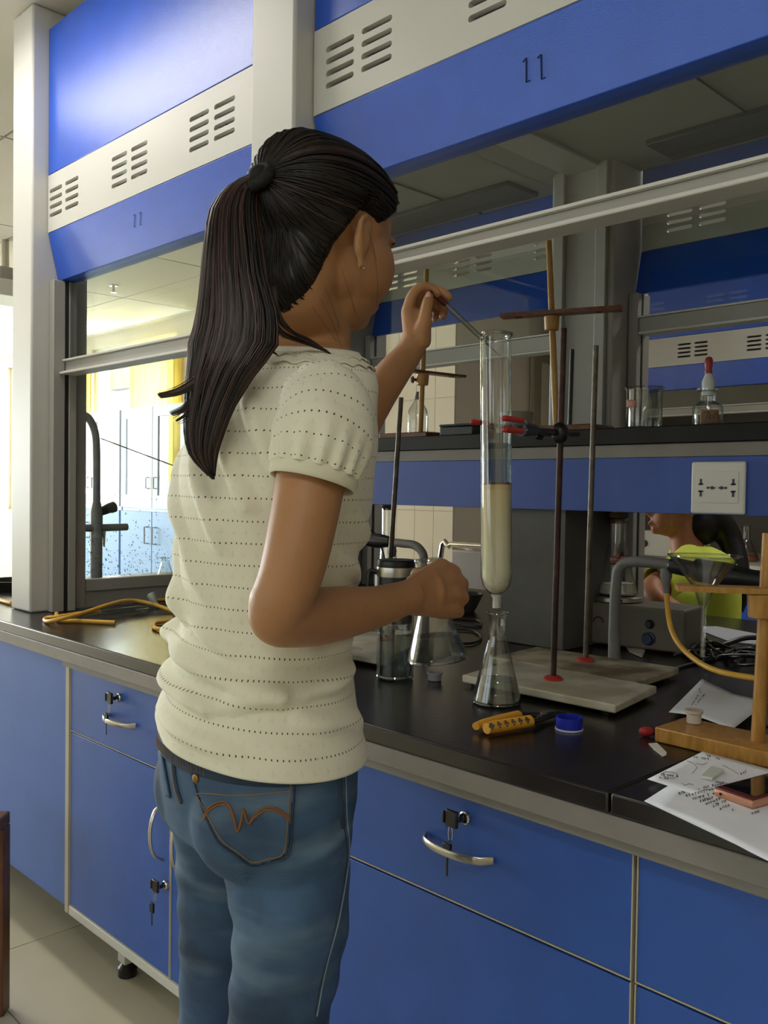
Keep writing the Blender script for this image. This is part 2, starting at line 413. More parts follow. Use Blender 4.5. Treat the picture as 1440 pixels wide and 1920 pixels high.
# hanging projector at far left
p = at_d(10, 520, 5.0)
t = thing('projector', 'grey projector hanging from the ceiling left of the cream pillar', 'projector', (p.x, p.y, CZ))
MB().cyl((p.x, p.y, CZ-.001), (p.x, p.y, p.z+.05), .02, n=12).build('pole', STEEL, t)
MB().box(p.x-.05, p.x+.05, p.y-.05, p.y+.05, p.z-.03, p.z+.05).build('bracket', ALU, t, bevel=.01)
MB().box(p.x-.2, p.x+.12, p.y-.15, p.y+.15, p.z-.12, p.z-.03).build('body', WHITE, t, bevel=.015)

# ================================================================== FUME HOODS (double sided island)
BZ = .855
def hood_side(x0, x1, groups, labels, sgn, yf, mats=None, numeral=None, rail=(1.60, 1.66), rz=None, zt=2.5, nslot=4):
    """one working face: sgn=+1 faces -y (towards the camera), -1 faces +y. yf = pillar front plane"""
    Yv = lambda d: yf+sgn*d
    def bx(mb, a, b, d0, d1, z0, z1):
        y0, y1 = sorted((Yv(d0), Yv(d1))); return mb.box(a, b, y0, y1, z0, z1)
    t = thing('fume_hood', labels[0], 'fume hood', ((x0+x1)/2, yf, BZ), 'fume hoods')
    # upper blue panel
    bx(MB(), x0+.002, x1-.002, .045, .06, 2.092, zt).build('upper_panel', BLUE, t, bevel=.002)
    y0 = min(Yv(.045), Yv(.057))
    holes = []
    for g in groups:
        for r in range(nslot):
            z = 2.052-.0225*r-.008
            holes.append(slot(g-.088, g-.010, z)); holes.append(slot(g+.010, g+.088, z))
    plate('vent_panel', CREAM, t, [(x0+.002, 1.931), (x1-.002, 1.931), (x1-.002, 2.0905), (x0+.002, 2.0905)], holes, y0, .012)
    # valance: leans inwards below, with a return underneath
    v = MB(); a = Yv(.045); b = Yv(.075); c = Yv(.125)
    sec = [(a, 1.9295), (b, 1.80), (c, 1.80), (c, 1.812), (b+sgn*.012, 1.812), (a+sgn*.012, 1.9295)]
    if sgn < 0: sec = [(a, 1.9295), (b, 1.80), (b+sgn*.012, 1.80), (a+sgn*.012, 1.9295)]
    v.prism([(x0+.002, y, z) for y, z in sec], (x1-x0-.004, 0, 0)).build('valance', BLUE, t, bevel=.0015, smooth=20)
    # sash tracks
    for (xa, xb) in ((x0+.001, x0+.03), (x1-.03, x1-.001)):
        m = MB(); bx(m, xa, xb, .05, .085, BZ+.001, 1.798); bx(m, xa, xb, .097, .12, BZ+.001, 1.798); m.build('sash_track', ALU, t, bevel=.002)
        m = MB(); bx(m, xa+.003, xb-.003, .085, .097, BZ+.001, 1.798); m.build('track_seal', DARKS, t, smooth=0)
    r0, r1 = rail
    s = MB(); bx(s, x0+.032, x1-.032, .084, .112, r0, r1-.006)
    sr = s.build('sash_rail', ALU, t, bevel=.001)
    s = MB(); bx(s, x0+.032, x1-.032, .074, .118, r1-.0055, r1); s.build('lit_rail_lip', CREAM, sr, bevel=.001)  # lit edges put into the colour: both lips paler than the grey rail
    s = MB(); bx(s, x0+.032, x1-.032, .066, .118, r0-.008, r0-.0005); s.build('lit_rail_lip', CREAM, sr, bevel=.002)
    g = MB(); bx(g, x0+.032, x1-.032, .0965, .1005, r1, 1.99); g.build('sash_glass', PANE, sr, smooth=0)
    if numeral:
        M = basis((1, 0, 0), (0, -.03*sgn/.13, 1), (0, -1, 0), (numeral[1], Yv(.0585)-.001, numeral[2]))
        text('numeral', numeral[0], mat('marker_ink', '#27324f', .8), t, M, numeral[3])
    return t
def pillar(x0, x1, y0, y1, label, z0=BZ+.0005, sgn=1):
    t = thing('hood_pillar', label, 'pillar', ((x0+x1)/2, (y0+y1)/2, z0), 'hood pillars')
    MB().box(x0, x1, y0, y1, z0, CZ-.001).build('post', CREAM, t, bevel=.006)
    return t
YO = 2.48    # opposite face pillar front plane
G1 = [-2.42, -2.06, -1.70]; G2 = [-1.23, -.88, -.53]
HL = hood_side(-2.52, -1.495, G1, ['blue and cream fume hood face on the left with slanting sash rail, faint numeral'], 1, 1.08, rail=(1.54, 1.575))
HR = hood_side(-1.355, -.06, G2+[-.2], ['blue and cream fume hood face marked 11 above the woman, sash raised high'], 1, 1.08, numeral=None, rail=(1.627, 1.652))
pillar(-2.655, -2.522, 1.08, 1.2, 'cream hood pillar at far left standing by the yellow tubing')
pillar(-1.493, -1.357, 1.08, 1.2, 'cream hood pillar just behind the woman\'s head between the two hood faces')
pillar(-.058, .08, 1.08, 1.2, 'cream hood pillar out of frame to the right')
def strokes(parent, lst, r):
    for (x0, y0, x1, y1) in lst:
        a = at_y(x0, y0, 1.138); b = at_y(x1, y1, 1.150)
        ya = lambda z: 1.125+(1.9295-z)/.1295*.03-.0012
        A = Vector((a.x, ya(a.z), a.z)); B = Vector((b.x, ya(b.z), b.z)); hn = MB()
        hn.tube([A+Vector((-.006, 0, -.004)), A, B, B+Vector((.007, 0, .001))], r, 6)
        hn.build('numeral_stroke', mat('marker_ink', '#27324f', .8), parent)
strokes(HL, [(256, 402, 258, 428), (267, 398, 269, 424)], .0005)
strokes(HR, [(989, 110, 992, 158), (1016, 103, 1020, 152)], 0.0011)
# opposite faces
hood_side(-2.52, -1.62, [-2.40, -2.05, -1.70], ['rear face of the left fume hood seen from inside, dark blue above a grey rail'], -1, YO, rail=(1.665, 1.715))
hood_side(-1.40, -.06, G2+[-.2], ['rear face of the right fume hood seen from inside above the beaker and dropper bottle'], -1, YO, rail=(1.685, 1.73))
def opp_pillar(x0, x1, label):
    t = thing('hood_pillar', label, 'pillar', ((x0+x1)/2, YO-.1, BZ), 'hood pillars')
    MB().box(x0, x1, YO-.2, YO, BZ+.0005, CZ-.001).build('post', ALU, t, bevel=.006)
    return t
t = opp_pillar(-1.618, -1.402, 'grey inner pillar behind the upright iron rods, with two raised seams')
for (a, b) in ((-1.60, -1.565), (-1.455, -1.42)):
    MB().box(a, b, YO-.215, YO-.2005, BZ+.001, CZ-.002).build('edge_strip', ALU, t, bevel=.002)
opp_pillar(-2.70, -2.522, 'grey end pillar seen in the dark gap beside the raised forearm')
opp_pillar(-.058, .08, 'grey rear pillar out of frame to the right')
# hood roof + glass end wall
t = thing('hood_roof', 'dark underside of the hood roof behind the upper sash glass', 'hood roof', (-1.3, 1.9, 2.16))
r = MB(); r.box(-2.52, -.06, 1.205, YO-.065, 2.165, 2.185); r.build('roof_board', mat('hood_inner', '#8d8c83', .6, var=.04, vscale=3), t, smooth=0)
for (x0, x1) in ((-2.40, -1.73), (-1.27, -.3)):
    MB().box(x0, x1, 2.21, 2.365, 2.150, 2.1645).build('baffle', mat('baffle_grey', '#2e3133', .5), t, bevel=.002)
MB().box(-1.565, -1.45, 1.21, YO-.07, 2.155, 2.1645).build('roof_strip', ALU, t, bevel=.002)  # paler strip under the roof between the two hoods
for x0 in (-2.0, -1.0): MB().box(x0, x0+.004, 1.21, YO-.07, 2.161, 2.1645).build('roof_seam', DARKS, t, smooth=0)
t = thing('side_window', 'glass end wall of the left hood in a grey frame, spotted with water drops', 'window', (-2.55, 1.9, BZ))
f = MB(); f.box(-2.56, -2.53, 1.202, 1.25, BZ+.001, 2.16); f.box(-2.56, -2.53, 2.25, YO-.205, BZ+.001, 2.16)
f.build('frame_post', ALU, t, bevel=.002)
f = MB(); f.box(-2.56, -2.535, 1.25, 2.25, BZ+.001, .925); f.box(-2.55, -2.522, 1.25, 2.25, .905, .94); f.build('bottom_frame', ALU, t, bevel=.002)
MB().box(-2.56, -2.53, 1.25, 2.25, 2.12, 2.16).build('top_frame', ALU, t, bevel=.002)
MB().box(-2.547, -2.543, 1.25, 2.25, .94, 2.12).build('glass_pane', PANE, t, smooth=0)
dr = MB()
for i in range(420):
    y = 1.26+random.random()**1.3*.42; z = .945+abs(random.gauss(0, .09))
    r = random.uniform(.0008, .0026)
    dr.ball((-2.541, y, z), (r*.6, r, r*random.uniform(1, 1.6)), 7, 4)
o = dr.build('water_drops', glass('drop', tint=(.8, .82, .84), edge=(.2, .2, .2), k=2.5, add=.15), t); o['kind'] = 'stuff'
# far hood row across the aisle
FY = 4.66
farg = [-2.39, -1.93, -1.5, -1.07]
t = hood_side(-3.12, -1.9, [-2.83, -2.39, -2.0], ['far fume hood across the aisle, lit blue and cream, left part behind the beaker'], 1, FY, rail=(1.66, 1.70), zt=2.5)
t = hood_side(-1.76, -.5, [-1.5, -1.07, -.7], ['far fume hood across the aisle behind the funnel stand at the right'], 1, FY, rail=(1.66, 1.70), zt=2.5)
for (a, b, l) in ((-3.2, -3.122, 'pale pillar of the far hood row beside the door'), (-1.898, -1.762, 'cream pillar between the two far hoods'), (-.498, -.36, 'cream far pillar hidden at the right')):
    pillar(a, b, FY, FY+.12, l, z0=.857)
t = thing('far_bench', 'pale far bench with blue cabinet fronts under the far hoods', 'bench', (-1.8, FY, 0))
MB().box(-3.3, -.2, FY-.1, 5.9, .815, .856).build('worktop', mat('pale_top', '#d3cfc2', .5), t, bevel=.004)
MB().box(-3.28, -.22, FY-.06, 5.88, .70, .8145).build('apron', mat('pale_apron', '#c8c5ba', .6), t, smooth=0)
for i in range(5):
    MB().box(-3.27+.61*i, -2.67+.61*i, FY-.075, 5.85, .1, .695).build('cabinet_front', BLUE, t, bevel=.003)
MB().box(-3.27, -.22, FY, 5.85, 0, .099).build('plinth', DARKS, t, smooth=0)
t = thing('back_board', 'brown-grey back board with a pinkish shelf behind the far hoods', 'board', (-1.8, 5.6, .857))
MB().box(-3.2, -.36, 5.6, 5.63, .857, 2.4).build('board_sheet', mat('far_back', '#7b736b', .7), t, smooth=0)
MB().box(-3.2, -.36, 5.3, 5.5994, 1.33, 1.36).build('shelf_board', mat('pinkish_board', '#b5a59c', .6), t, smooth=0)

# ================================================================== BENCH ISLAND
def proj(p):
    d = Vector(p)-CAM; z = d.dot(FWD); return CX+F*d.dot(RGT)/z, CY-F*d.dot(UPV)/z, z
def up_z(p, py):
    """height above p whose image row is py"""
    a, b = .3, 2.6
    for _ in range(40):
        m = (a+b)/2
        if proj((p[0], p[1], m))[1] > py: a = m
        else: b = m
    return (a+b)/2
tag(MB().box(-3.4, -.5865, .965, 2.6, .828, BZ).build('worktop', TOP, None, bevel=.003), 'dark resin worktop slab running left from the joint, under the glassware and tubing', 'worktop')
tag(MB().box(-.5835, 1.3, .965, 2.6, .828, BZ).build('worktop', TOP, None, bevel=.003), 'dark resin worktop slab right of the joint, carrying the papers and phone', 'worktop')
t = thing('bench_apron', 'grey stepped apron rail under the front edge of the dark worktop', 'rail', (-1, .99, .78))
MB().box(-3.39, 1.29, .966, .99, .798, .8275).build('upper_rail', TRIM, t, bevel=.002)
MB().box(-2.10, 1.29, .978, .9985, .782, .7975).build('lower_rail', TRIM, t, bevel=.002)
MB().box(-3.39, 1.29, 2.575, 2.599, .782, .8275).build('rear_rail', TRIM, t, bevel=.002)
def bow(x, z, L, vertical, parent, y=1.0):
    pts = []; rr = []
    for i in range(13):
        s = -1+2*i/12; e = .028*(1-s*s)**.5 if abs(s) < 1 else 0
        q = s*L/2
        pts.append((x, y-e-.002, z+q) if vertical else (x+q, y-e-.002, z-0.0))
    mb = MB()
    for k in range(len(pts)-1): pass
    w = .0055; rs = []
    for i, p in enumerate(pts):
        p = Vector(p); a = Vector(pts[min(i+1, 12)])-Vector(pts[max(i-1, 0)]); a.normalize()
        wv = Vector((1, 0, 0)) if vertical else Vector((0, 0, 1)); nv = a.cross(wv).normalized()
        rs.append([p+wv*w*cx_+nv*.0025*cy_ for cx_, cy_ in ((1, .4), (.6, 1), (-.6, 1), (-1, .4), (-1, -.4), (-.6, -1), (.6, -1), (1, -.4))])
    mb.rings(rs)
    return mb.build('handle', STEEL, parent)
def lock(x, z, parent, drop=.045, y=1.0):
    l = MB().lathe([(.0095, 0), (.0095, .006), (.0075, .0075), (0.002, .0075)], (x, y-.0005, z), 20, axis=(0, -1, 0)).build('lock', CHROME, parent)
    k = MB(); k.box(x-.002, x+.002, y-.02, y-.0085, z-.004, z+.004)
    k.box(x-.022, x-.0, y-.024, y-.018, z-.013, z+.012); k.box(x-.026, x-.022, y-.026, y-.016, z-.009, z+.009)
    k.build('key', BLACKP, l, bevel=.002)
    ring = MB(); c = Vector((x-.012, y-.022, z-.022)); ring.tube([c+Vector((math.cos(a)*.004, 0, math.sin(a)*.012)) for a in np.linspace(0, 2*PI, 17)[:-1]], .0007, 5, closed=True)
    ring.build('key_ring', CHROME, l)
    h = MB(); h.box(x-.019, x-.005, y-.031, y-.026, z-.034-.02, z-.034); h.box(x-.014, x-.010, y-.0295, y-.0275, z-.034-.02-.028, z-.034-.02)
    h.build('spare_key', BLACKP, l, bevel=.0012)
def front(name, x0, x1, z0, z1, parent, m=BLUEC):
    o = MB().box(x0+.0035, x1-.0035, 1.0, 1.016, z0, z1).build(name, m, parent, bevel=.0008)
    e = MB(); e.box(x0+.0015, x0+.0033, .999, 1.015, z0-.002, z1+.002); e.box(x1-.0033, x1-.0015, .999, 1.015, z0-.002, z1+.002); e.box(x0+.0035, x1-.0035, .999, 1.015, z0-.002, z0-.0002)
    e.build('edging', SEAMG, o, smooth=0)
    return o
def cabinet(x0, x1, fronts, label, left=False):
    t = thing('base_cabinet', label, 'cabinet', ((x0+x1)/2, 1.0, 0), 'blue base cabinets under the bench')
    b = MB(); b.box(x0+.001, x0+.017, 1.017, 1.75, .19, .826); b.box(x1-.017, x1-.001, 1.017, 1.75, .19, .826); b.box(x0+.017, x1-.017, 1.017, 1.75, .19, .205); b.box(x0+.017, x1-.017, 1.735, 1.75, .205, .826)
    b.build('carcass', SEAMG, t, smooth=0)
    MB().box(x0, x1, .998, 1.75, .167, .1885).build('bottom_rail', CREAM, t, bevel=0.0011)
    for xx in (x0+.07, x1-.07):
        for yy in (1.12, 1.65):
            g = MB().box(xx-.018, xx+.018, yy-.018, yy+.018, .035, .1665).build('leg', CREAM, t, bevel=.002)
            MB().lathe([(.024, 0.0005), (.024, .02), (.012, .035)], (xx, yy, 0), 16).build('foot', BLACKP, g)
    for fr in fronts:
        kind, a, b_, z0, z1 = fr[:5]
        o = front(kind, a, b_, z0, z1, t)
        for q in fr[5:]:
            if q[0] == 'h': bow(q[1], q[2], .128, False, o)
            if q[0] == 'v': bow(q[1], q[2], .118, True, o)
            if q[0] == 'l': lock(q[1], q[2], o)
    return t
cabinet(-2.10, -1.172, [('drawer', -2.10, -1.637, .622, .779, ('h', -1.846, .695), ('l', -1.852, .745)),
                        ('drawer', -1.637, -1.172, .622, .779, ('h', -1.40, .695), ('l', -1.405, .745)),
                        ('door', -2.10, -1.637, .192, .617, ('v', -1.67, .492), ('l', -1.645-.005, .386)),
                        ('door', -1.637, -1.172, .192, .617, ('v', -1.586, .49))],
        'blue base cabinet left of the woman with two bow-handled doors and keys in the locks')
cabinet(-1.17, -.568, [('drawer', -1.17, -.568, .618, .779, ('h', -.852, .700), ('l', -.838, .748)), ('door', -1.17, -.568, .192, .612, ('v', -.62, .45))],
        'blue base cabinet right of the woman, wide drawer with bow handle and keys')
cabinet(-.566, .05, [('drawer', -.566, .05, .618, .779), ('door', -.566, .05, .192, .612)], 'plain blue base cabinet at the lower right corner under the papers')
cabinet(.052, .66, [('drawer', .052, .66, .618, .779), ('door', .052, .66, .192, .612)], 'blue base cabinet outside the frame at right')
t = thing('end_panel', 'large plain blue bench panel at far left with pale vertical edging', 'panel', (-2.7, 1, .18))
MB().box(-3.38, -2.122, 1.0, 1.02, .18, .796).build('panel_board', mat('panel_blue', '#4a6cb8', .55, var=.04, vscale=8, bump=.15, bscale=400), t, bevel=.001)
MB().box(-2.1205, -2.1015, .997, 1.02, .168, .797).build('edge_post', SEAMG, t, bevel=.001)
MB().box(-3.38, -3.36, 1.02, 2.56, 0.001, .826).build('side_board', BLUEC, t, smooth=0)
MB().box(-3.36, -2.125, 1.7, 1.72, 0.001, .826).build('back_board', BLUEC, t, smooth=0)
t = thing('rear_cabinets', 'blue cabinet fronts of the bench face across the island, hidden below the worktop', 'cabinet', (-1, 2.5, 0))
for i in range(6): MB().box(-3.355+.75*i, -2.62+.75*i, 1.85, 2.30, .12, .78).build('cabinet_block', BLUEC, t, bevel=.002)
MB().box(-3.355, 1.13, 1.9, 2.28, 0.001, .1195).build('plinth', DARKS, t, smooth=0)

# reagent shelf along the middle
t = thing('reagent_shelf', 'raised centre shelf with black top and blue front panel carrying bottles', 'shelf', (-1, 1.8, 1.3))
MB().box(-2.5, -.07, 1.715, 1.97, 1.322, 1.358).build('shelf_board', SHELFB, t, bevel=.002)
MB().box(-2.49, -.08, 1.722, 1.96, 1.294, 1.3215).build('grey_rail', TRIM, t, bevel=.001)
MB().box(-2.48, -.09, 1.72, 1.74, 1.178, 1.2935).build('blue_panel', SHELFBLUE, t, bevel=.001)
MB().box(-2.48, -.09, 1.94, 1.96, 1.178, 1.2935).build('rear_blue_panel', SHELFBLUE, t, bevel=.001)
MB().box(-1.375, -1.182, 1.741, 1.939, BZ+.001, 1.2935).build('service_post', SUPG, t, bevel=.002)
MB().box(-.30, -.12, 1.741, 1.939, BZ+.001, 1.2935).build('service_post', SUPG, t, bevel=.002)
MB().box(-2.45, -2.27, 1.741, 1.939, BZ+.001, 1.2935).build('service_post', SUPG, t, bevel=.002)
# socket
sx0, sx1, sz0, sz1 = -.866, -.756, 1.180, 1.283
t = thing('power_socket', 'square cream multi-pin wall socket on the blue shelf panel', 'socket', ((sx0+sx1)/2, 1.715, sz0))
MB().box(sx0, sx1, 1.711, 1.7195, sz0, sz1).build('faceplate', WHITE, t, bevel=.004, seg=3)
MB().box(sx0+.012, sx1-.012, 1.7095, 1.7105, sz0+.022, sz1-.02).build('insert_plate', WHITE, t, bevel=.0004)
h = MB(); cxm = (sx0+sx1)/2; czm = (sz0+sz1)/2
for s in (-1, 1):
    x = cxm+s*.033
    for q in (-1, 1):
        z = czm+q*.0115
        h.box(x-.0022, x+.0022, 1.7088, 1.7094, z-.006, z+.006); h.box(x-.005, x+.005, 1.7088, 1.7094, z-q*.0045-.0016, z-q*.0045+.0016)
    h.lathe([(.0035, 0), (.0035, .0006)], (cxm+s*.0095, 1.7094, czm), 10, axis=(0, -1, 0)); h.lathe([(.0025, 0), (.0025, .0006)], (cxm+s*.0185, 1.7094, czm), 10, axis=(0, -1, 0))
    h.box(min(cxm+s*.003, cxm+s*.02), max(cxm+s*.003, cxm+s*.02), 1.7089, 1.7094, czm-.0012, czm+.0012)
h.build('pin_holes', BLACKP, t, smooth=0)

# ================================================================== GLASSWARE HELPERS
def shell(prof, c, name, parent, m=VES, th=.0016, n=40, axis=None):
    """prof: outside (r,h) bottom->top; closed double wall"""
    inner = [(max(r-th, .0005), h+(th if i == 0 else 0)) for i, (r, h) in enumerate(prof)]
    mb = MB(); full = [(.0006, prof[0][1])]+prof+[(r, h) for r, h in reversed(inner)]+[(.0005, prof[0][1]+th)]
    mb.lathe(full, c, n, axis=axis); return mb.build(name, m, parent)
VESR = glass('reflective_glass', tint=(.9, .92, .91), edge=(.35, .38, .37), rough=.06, k=2.2, add=.16)  # vessel glass with raised reflection, for brighter rims and base rings
def glass_ring(c, r, name, parent, th=.0018, axis=None, m=None):
    az = unit(axis) if axis is not None else Vector((0, 0, 1)); x, y = frame(az) if axis is not None else (Vector((1, 0, 0)), Vector((0, 1, 0)))
    return MB().tube([Vector(c)+(x*math.cos(a)+y*math.sin(a))*r for a in np.linspace(0, 2*PI, 41)[:-1]], th, 8, closed=True).build(name, m or VESR, parent)
def arc(r0, h0, r1, h1, k=6, bulge=1):
    return [(r0+(r1-r0)*math.sin(PI/2*i/k) if bulge else r0+(r1-r0)*(1-math.cos(PI/2*i/k)), h0+(h1-h0)*((1-math.cos(PI/2*i/k)) if bulge else math.sin(PI/2*i/k))) for i in range(k+1)]
def flask(c, R, H, nr, label, liquid=.0, axis=None, group='conical flasks', lm=LIQ, cork=False, sticker=None, nh=.30):
    t = thing('conical_flask', label, 'flask', c, group)
    rb = R*.13; hn = H*(1-nh)
    prof = [(R-rb, 0)]+[(R-rb+rb*math.sin(PI/2*i/5)*1.0, rb*(1-math.cos(PI/2*i/5))) for i in range(1, 6)]
    prof[-1] = (R, rb)
    prof += [(R*.985, rb*1.6)]
    ra, ha = R*.985, rb*1.6
    for i in range(1, 8):
        s = i/8; prof.append((ra+(nr*1.12-ra)*s, ha+(hn-ha)*s))
    prof += [(nr*1.03, hn+.004), (nr, hn+.012), (nr, H-.006), (nr*1.12, H-.003), (nr*1.22, H)]
    shell(prof, c, 'glass_body', t, axis=axis)
    az = unit(axis) if axis is not None else Vector((0, 0, 1)); x, y = frame(az) if axis is not None else (Vector((1, 0, 0)), Vector((0, 1, 0)))
    MB().tube([Vector(c)+az*(H)+(x*math.cos(a)+y*math.sin(a))*nr*1.2 for a in np.linspace(0, 2*PI, 37)[:-1]], .0018, 8, closed=True).build('rim', VESR, t)
    glass_ring(Vector(c)+az*(rb*.62), R*.93, 'base_glint_ring', t, .0024, axis)  # ring added to give the base a bright highlight
    if liquid:
        glass_ring(Vector(c)+az*liquid, float(np.interp(liquid, [q[1] for q in prof], [q[0] for q in prof]))-.0012, 'meniscus', t, .0009, axis)
        L = []; 
        for (r, h) in prof:
            if h < liquid: L.append((max(r-.0021, .0005), max(h, .0019)))
        rl = np.interp(liquid, [q[1] for q in prof], [q[0] for q in prof]); L.append((rl-.0021, liquid)); L.append((.0005, liquid))
        MB().lathe([(.0005, .0019)]+L, c, 40, axis=axis).build('liquid', lm, t)
    if cork:
        MB().lathe([(nr*.98, H-.012), (nr*1.0, H), (nr*1.15, H+.002), (nr*1.2, H+.014), (.001, H+.014)], c, 24, axis=axis).build('stopper', CORK, t)
    return t

# ---- chromatography column over its flask
CD = 1.485
ctop = at_d(929, 628, CD); cbot = at_d(931, 1088, CD)
cb = Vector((cbot.x, cbot.y, cbot.z)); Hc = (ctop-cbot).length; ax = (ctop-cbot).normalized()
t = thing('glass_column', 'tall clear glass chromatography column packed with cream silica above the dripping flask', 'column', cb)
R = .0256
prof = [(.0085, -.045), (.0085, -.026), (.011, -.022), (.016, -.017), (.022, -.009), (R, .006), (R, .02), (R, Hc-.008), (R*1.01, Hc-.003), (R*1.1, Hc)]
shell(prof, cb, 'glass_tube', t, th=.0007, n=48, axis=ax)
xx, yy = frame(ax)
MB().tube([cb+ax*Hc+(xx*math.cos(a)+yy*math.sin(a))*R*1.07 for a in np.linspace(0, 2*PI, 49)[:-1]], .0024, 8, closed=True).build('rim', VESR, t)
def ratio(py): return (up_z(cb, py)-cb.z)
hs = ratio(905)
SIL = mat('silica', '#e9e4c8', .9, var=.02, vscale=60, bump=.2, bscale=500)
SILT = mat('silica_yellow', '#d9b678', .9, color2='#e0cfa0', vscale=40)
_b = SIL.node_tree.nodes['Principled BSDF']; _n = SIL.node_tree.nodes; _l = SIL.node_tree.links
_tc = _n.new('ShaderNodeTexCoord'); _sp = _n.new('ShaderNodeSeparateXYZ'); _mr = _n.new('ShaderNodeMapRange'); _mx = _n.new('ShaderNodeMix'); _mx.data_type = 'RGBA'
_l.new(_tc.outputs['Object'], _sp.inputs[0]); _l.new(_sp.outputs[2], _mr.inputs[0]); _mr.inputs[1].default_value = hs*.25; _mr.inputs[2].default_value = hs
_l.new(_mr.outputs[0], _mx.inputs[0]); _l.new(_b.inputs['Base Color'].links[0].from_socket, _mx.inputs[6]); _mx.inputs[7].default_value = (*lin('#e3cf98'), 1); _l.new(_mx.outputs[2], _b.inputs['Base Color'])
MB().lathe([(.003, -.021), (.010, -.019), (.015, -.0155), (.0205, -.0095), (R-.0009, .007), (R-.0009, hs-.012)], cb, 48, axis=ax).build('silica_bed', SIL, t)
MB().lathe([(R-.0009, hs-.0119), (R-.0009, hs-.0036)], cb, 48, axis=ax).build('sand_layer', SILT, t)
mb = MB(); rr_ = random.Random(3)
mb.lathe([(R-.0009, hs-.0035), (R-.0009, hs)], cb, 48, axis=ax).build('stain_layer', mat('brown_stain', '#5f2f22', .8), t)
MB().lathe([(R-.0022, hs+.0002), (R-.0022, ratio(832)), (.001, ratio(832))], cb, 48, axis=ax).build('solvent', LIQ, t)
MB().lathe([(.006, -.045), (.006, -.03), (.010, -.023), (.001, -.0225)], cb, 24, axis=ax).build('cotton_plug', mat('cotton', '#d7d6cc', .9), t)

FB = at_z(931, 1319, BZ)
f1 = flask((FB.x, FB.y, BZ+.0006), .0425, .155, .0155, 'conical flask with shallow clear liquid under the column, red mark on its neck', liquid=.042)
a = Vector((FB.x, FB.y, BZ))
MB().box(-.0005, .0005, -.0005, .0005, 0, .001) 
sk = MB()
for i in range(7):
    for j in range(5):
        pass
def decal_on(obj_parent, pts_px, targets, name, m, off=.0006, grid=None):
    vs = [];
    for (x, y) in pts_px:
        d = ray(x, y).normalized(); loc, nor, i_, dist = targets.ray_cast(CAM, d)
        if loc is None: return None
        if nor.dot(d) > 0: nor = -nor
        vs.append(loc+nor*off)
    return vs
def bvh_of(o):
    dg = bpy.context.evaluated_depsgraph_get(); dg.update(); e = o.evaluated_get(dg); me = e.to_mesh()
    vs = [o.matrix_world @ v.co for v in me.vertices] if o.parent is None else [wl(o)+v.co for v in me.vertices]
    b = BVHTree.FromPolygons(vs, [tuple(p.vertices) for p in me.polygons]); e.to_mesh_clear(); return b
def patch(name, m, parent, bvh, quad, nu=8, nv=8, off=.0008, th=.0008, mask=None):
    """patch laid on a surface: quad of four pixel corners tl,tr,br,bl"""
    V = {}; vs = []; fs = []
    tl, tr, br, bl = [Vector((*q, 0)) for q in quad]
    for j in range(nv+1):
        for i in range(nu+1):
            u, v = i/nu, j/nv; p = (tl*(1-u)+tr*u)*(1-v)+(bl*(1-u)+br*u)*v
            if mask and not mask(u, v): continue
            d = ray(p.x, p.y).normalized(); loc, nor, a_, b_ = bvh.ray_cast(CAM, d)
            if loc is None: continue
            if nor.dot(d) > 0: nor = -nor
            V[(i, j)] = len(vs); vs.append(loc+nor*off)
    for j in range(nv):
        for i in range(nu):
            k = [(i, j), (i+1, j), (i+1, j+1), (i, j+1)]
            if all(q in V for q in k): fs.append(tuple(V[q] for q in k))
    if not fs: return None
    mb = MB(); mb.add(vs, fs); o = mb.build(name, m, parent, smooth=60, fix=False)
    s = o.modifiers.new('s', 'SOLIDIFY'); s.thickness = th; s.offset = 0
    return o
def line_on(name, m, parent, bvh, pts, r=.0006, off=.0006, k=6, n=5, split=None):
    P, _ = resample([Vector((*p, 0)) for p in pts], [0]*len(pts), k)
    out = []
    for p in P:
        d = ray(p.x, p.y).normalized(); loc, nor, a_, b_ = bvh.ray_cast(CAM, d)
        if loc is None: continue
        if nor.dot(d) > 0: nor = -nor
        out.append(loc+nor*off)
    if len(out) < 2: return None
    return MB().tube(out, r, n).build(name, m, parent)
bv = bvh_of(f1.children[0])
patch('red_mark', REDP, f1, bv, [(947, 1215), (957, 1217), (965, 1248), (953, 1240)], 4, 5, mask=lambda u, v: not (.3 < u < .7 and .25 < v < .75))

# ---- iron stands
def marble_base(A, B, C, z1, name_parent):
    D = A+C-B; th = .0145
    poly = [Vector((p.x, p.y, z1-th)) for p in (A, B, C, D)]
    ctr_ = (A+B+C+D)/4
    for p in (A, B, C, D):
        q = p+(ctr_-p)*.14; MB().lathe([(.007, BZ+.0005-z1), (.008, -th-.0002)], (q.x, q.y, z1), 12).build('rubber_foot', BLACKP, name_parent)
    return MB().prism(poly, (0, 0, th)).build('base', MARB, name_parent, bevel=.003)
zb = BZ+.022
A, B, C = at_z(866, 1265, zb), at_z(1154, 1322, zb), at_z(1232, 1286, zb)
p = at_z(1037, 1274, zb); ztop = up_z(p, 616)
t = thing('iron_stand', 'rusty brown rod stand on the nearer cream marble base, clamping the column', 'stand', (p.x, p.y, BZ), 'iron rod stands')
marble_base(A, B, C, zb, t)
rod1b = Vector((p.x, p.y, zb)); rod1t = Vector((p.x+.006, p.y+.004, ztop)); 
MB().cyl(rod1b, rod1t, .0058, n=16).build('rod', RUST, t)
MB().lathe([(.018, 0.0002), (.018, .003), (.012, .007), (.0062, .0075)], rod1b, 20).build('base_nut', REDP, t)
C2, E2, D2 = at_z(1274, 1251, zb), at_z(1006, 1212, zb), at_z(934, 1241, zb)
p = at_z(1098, 1239, zb)
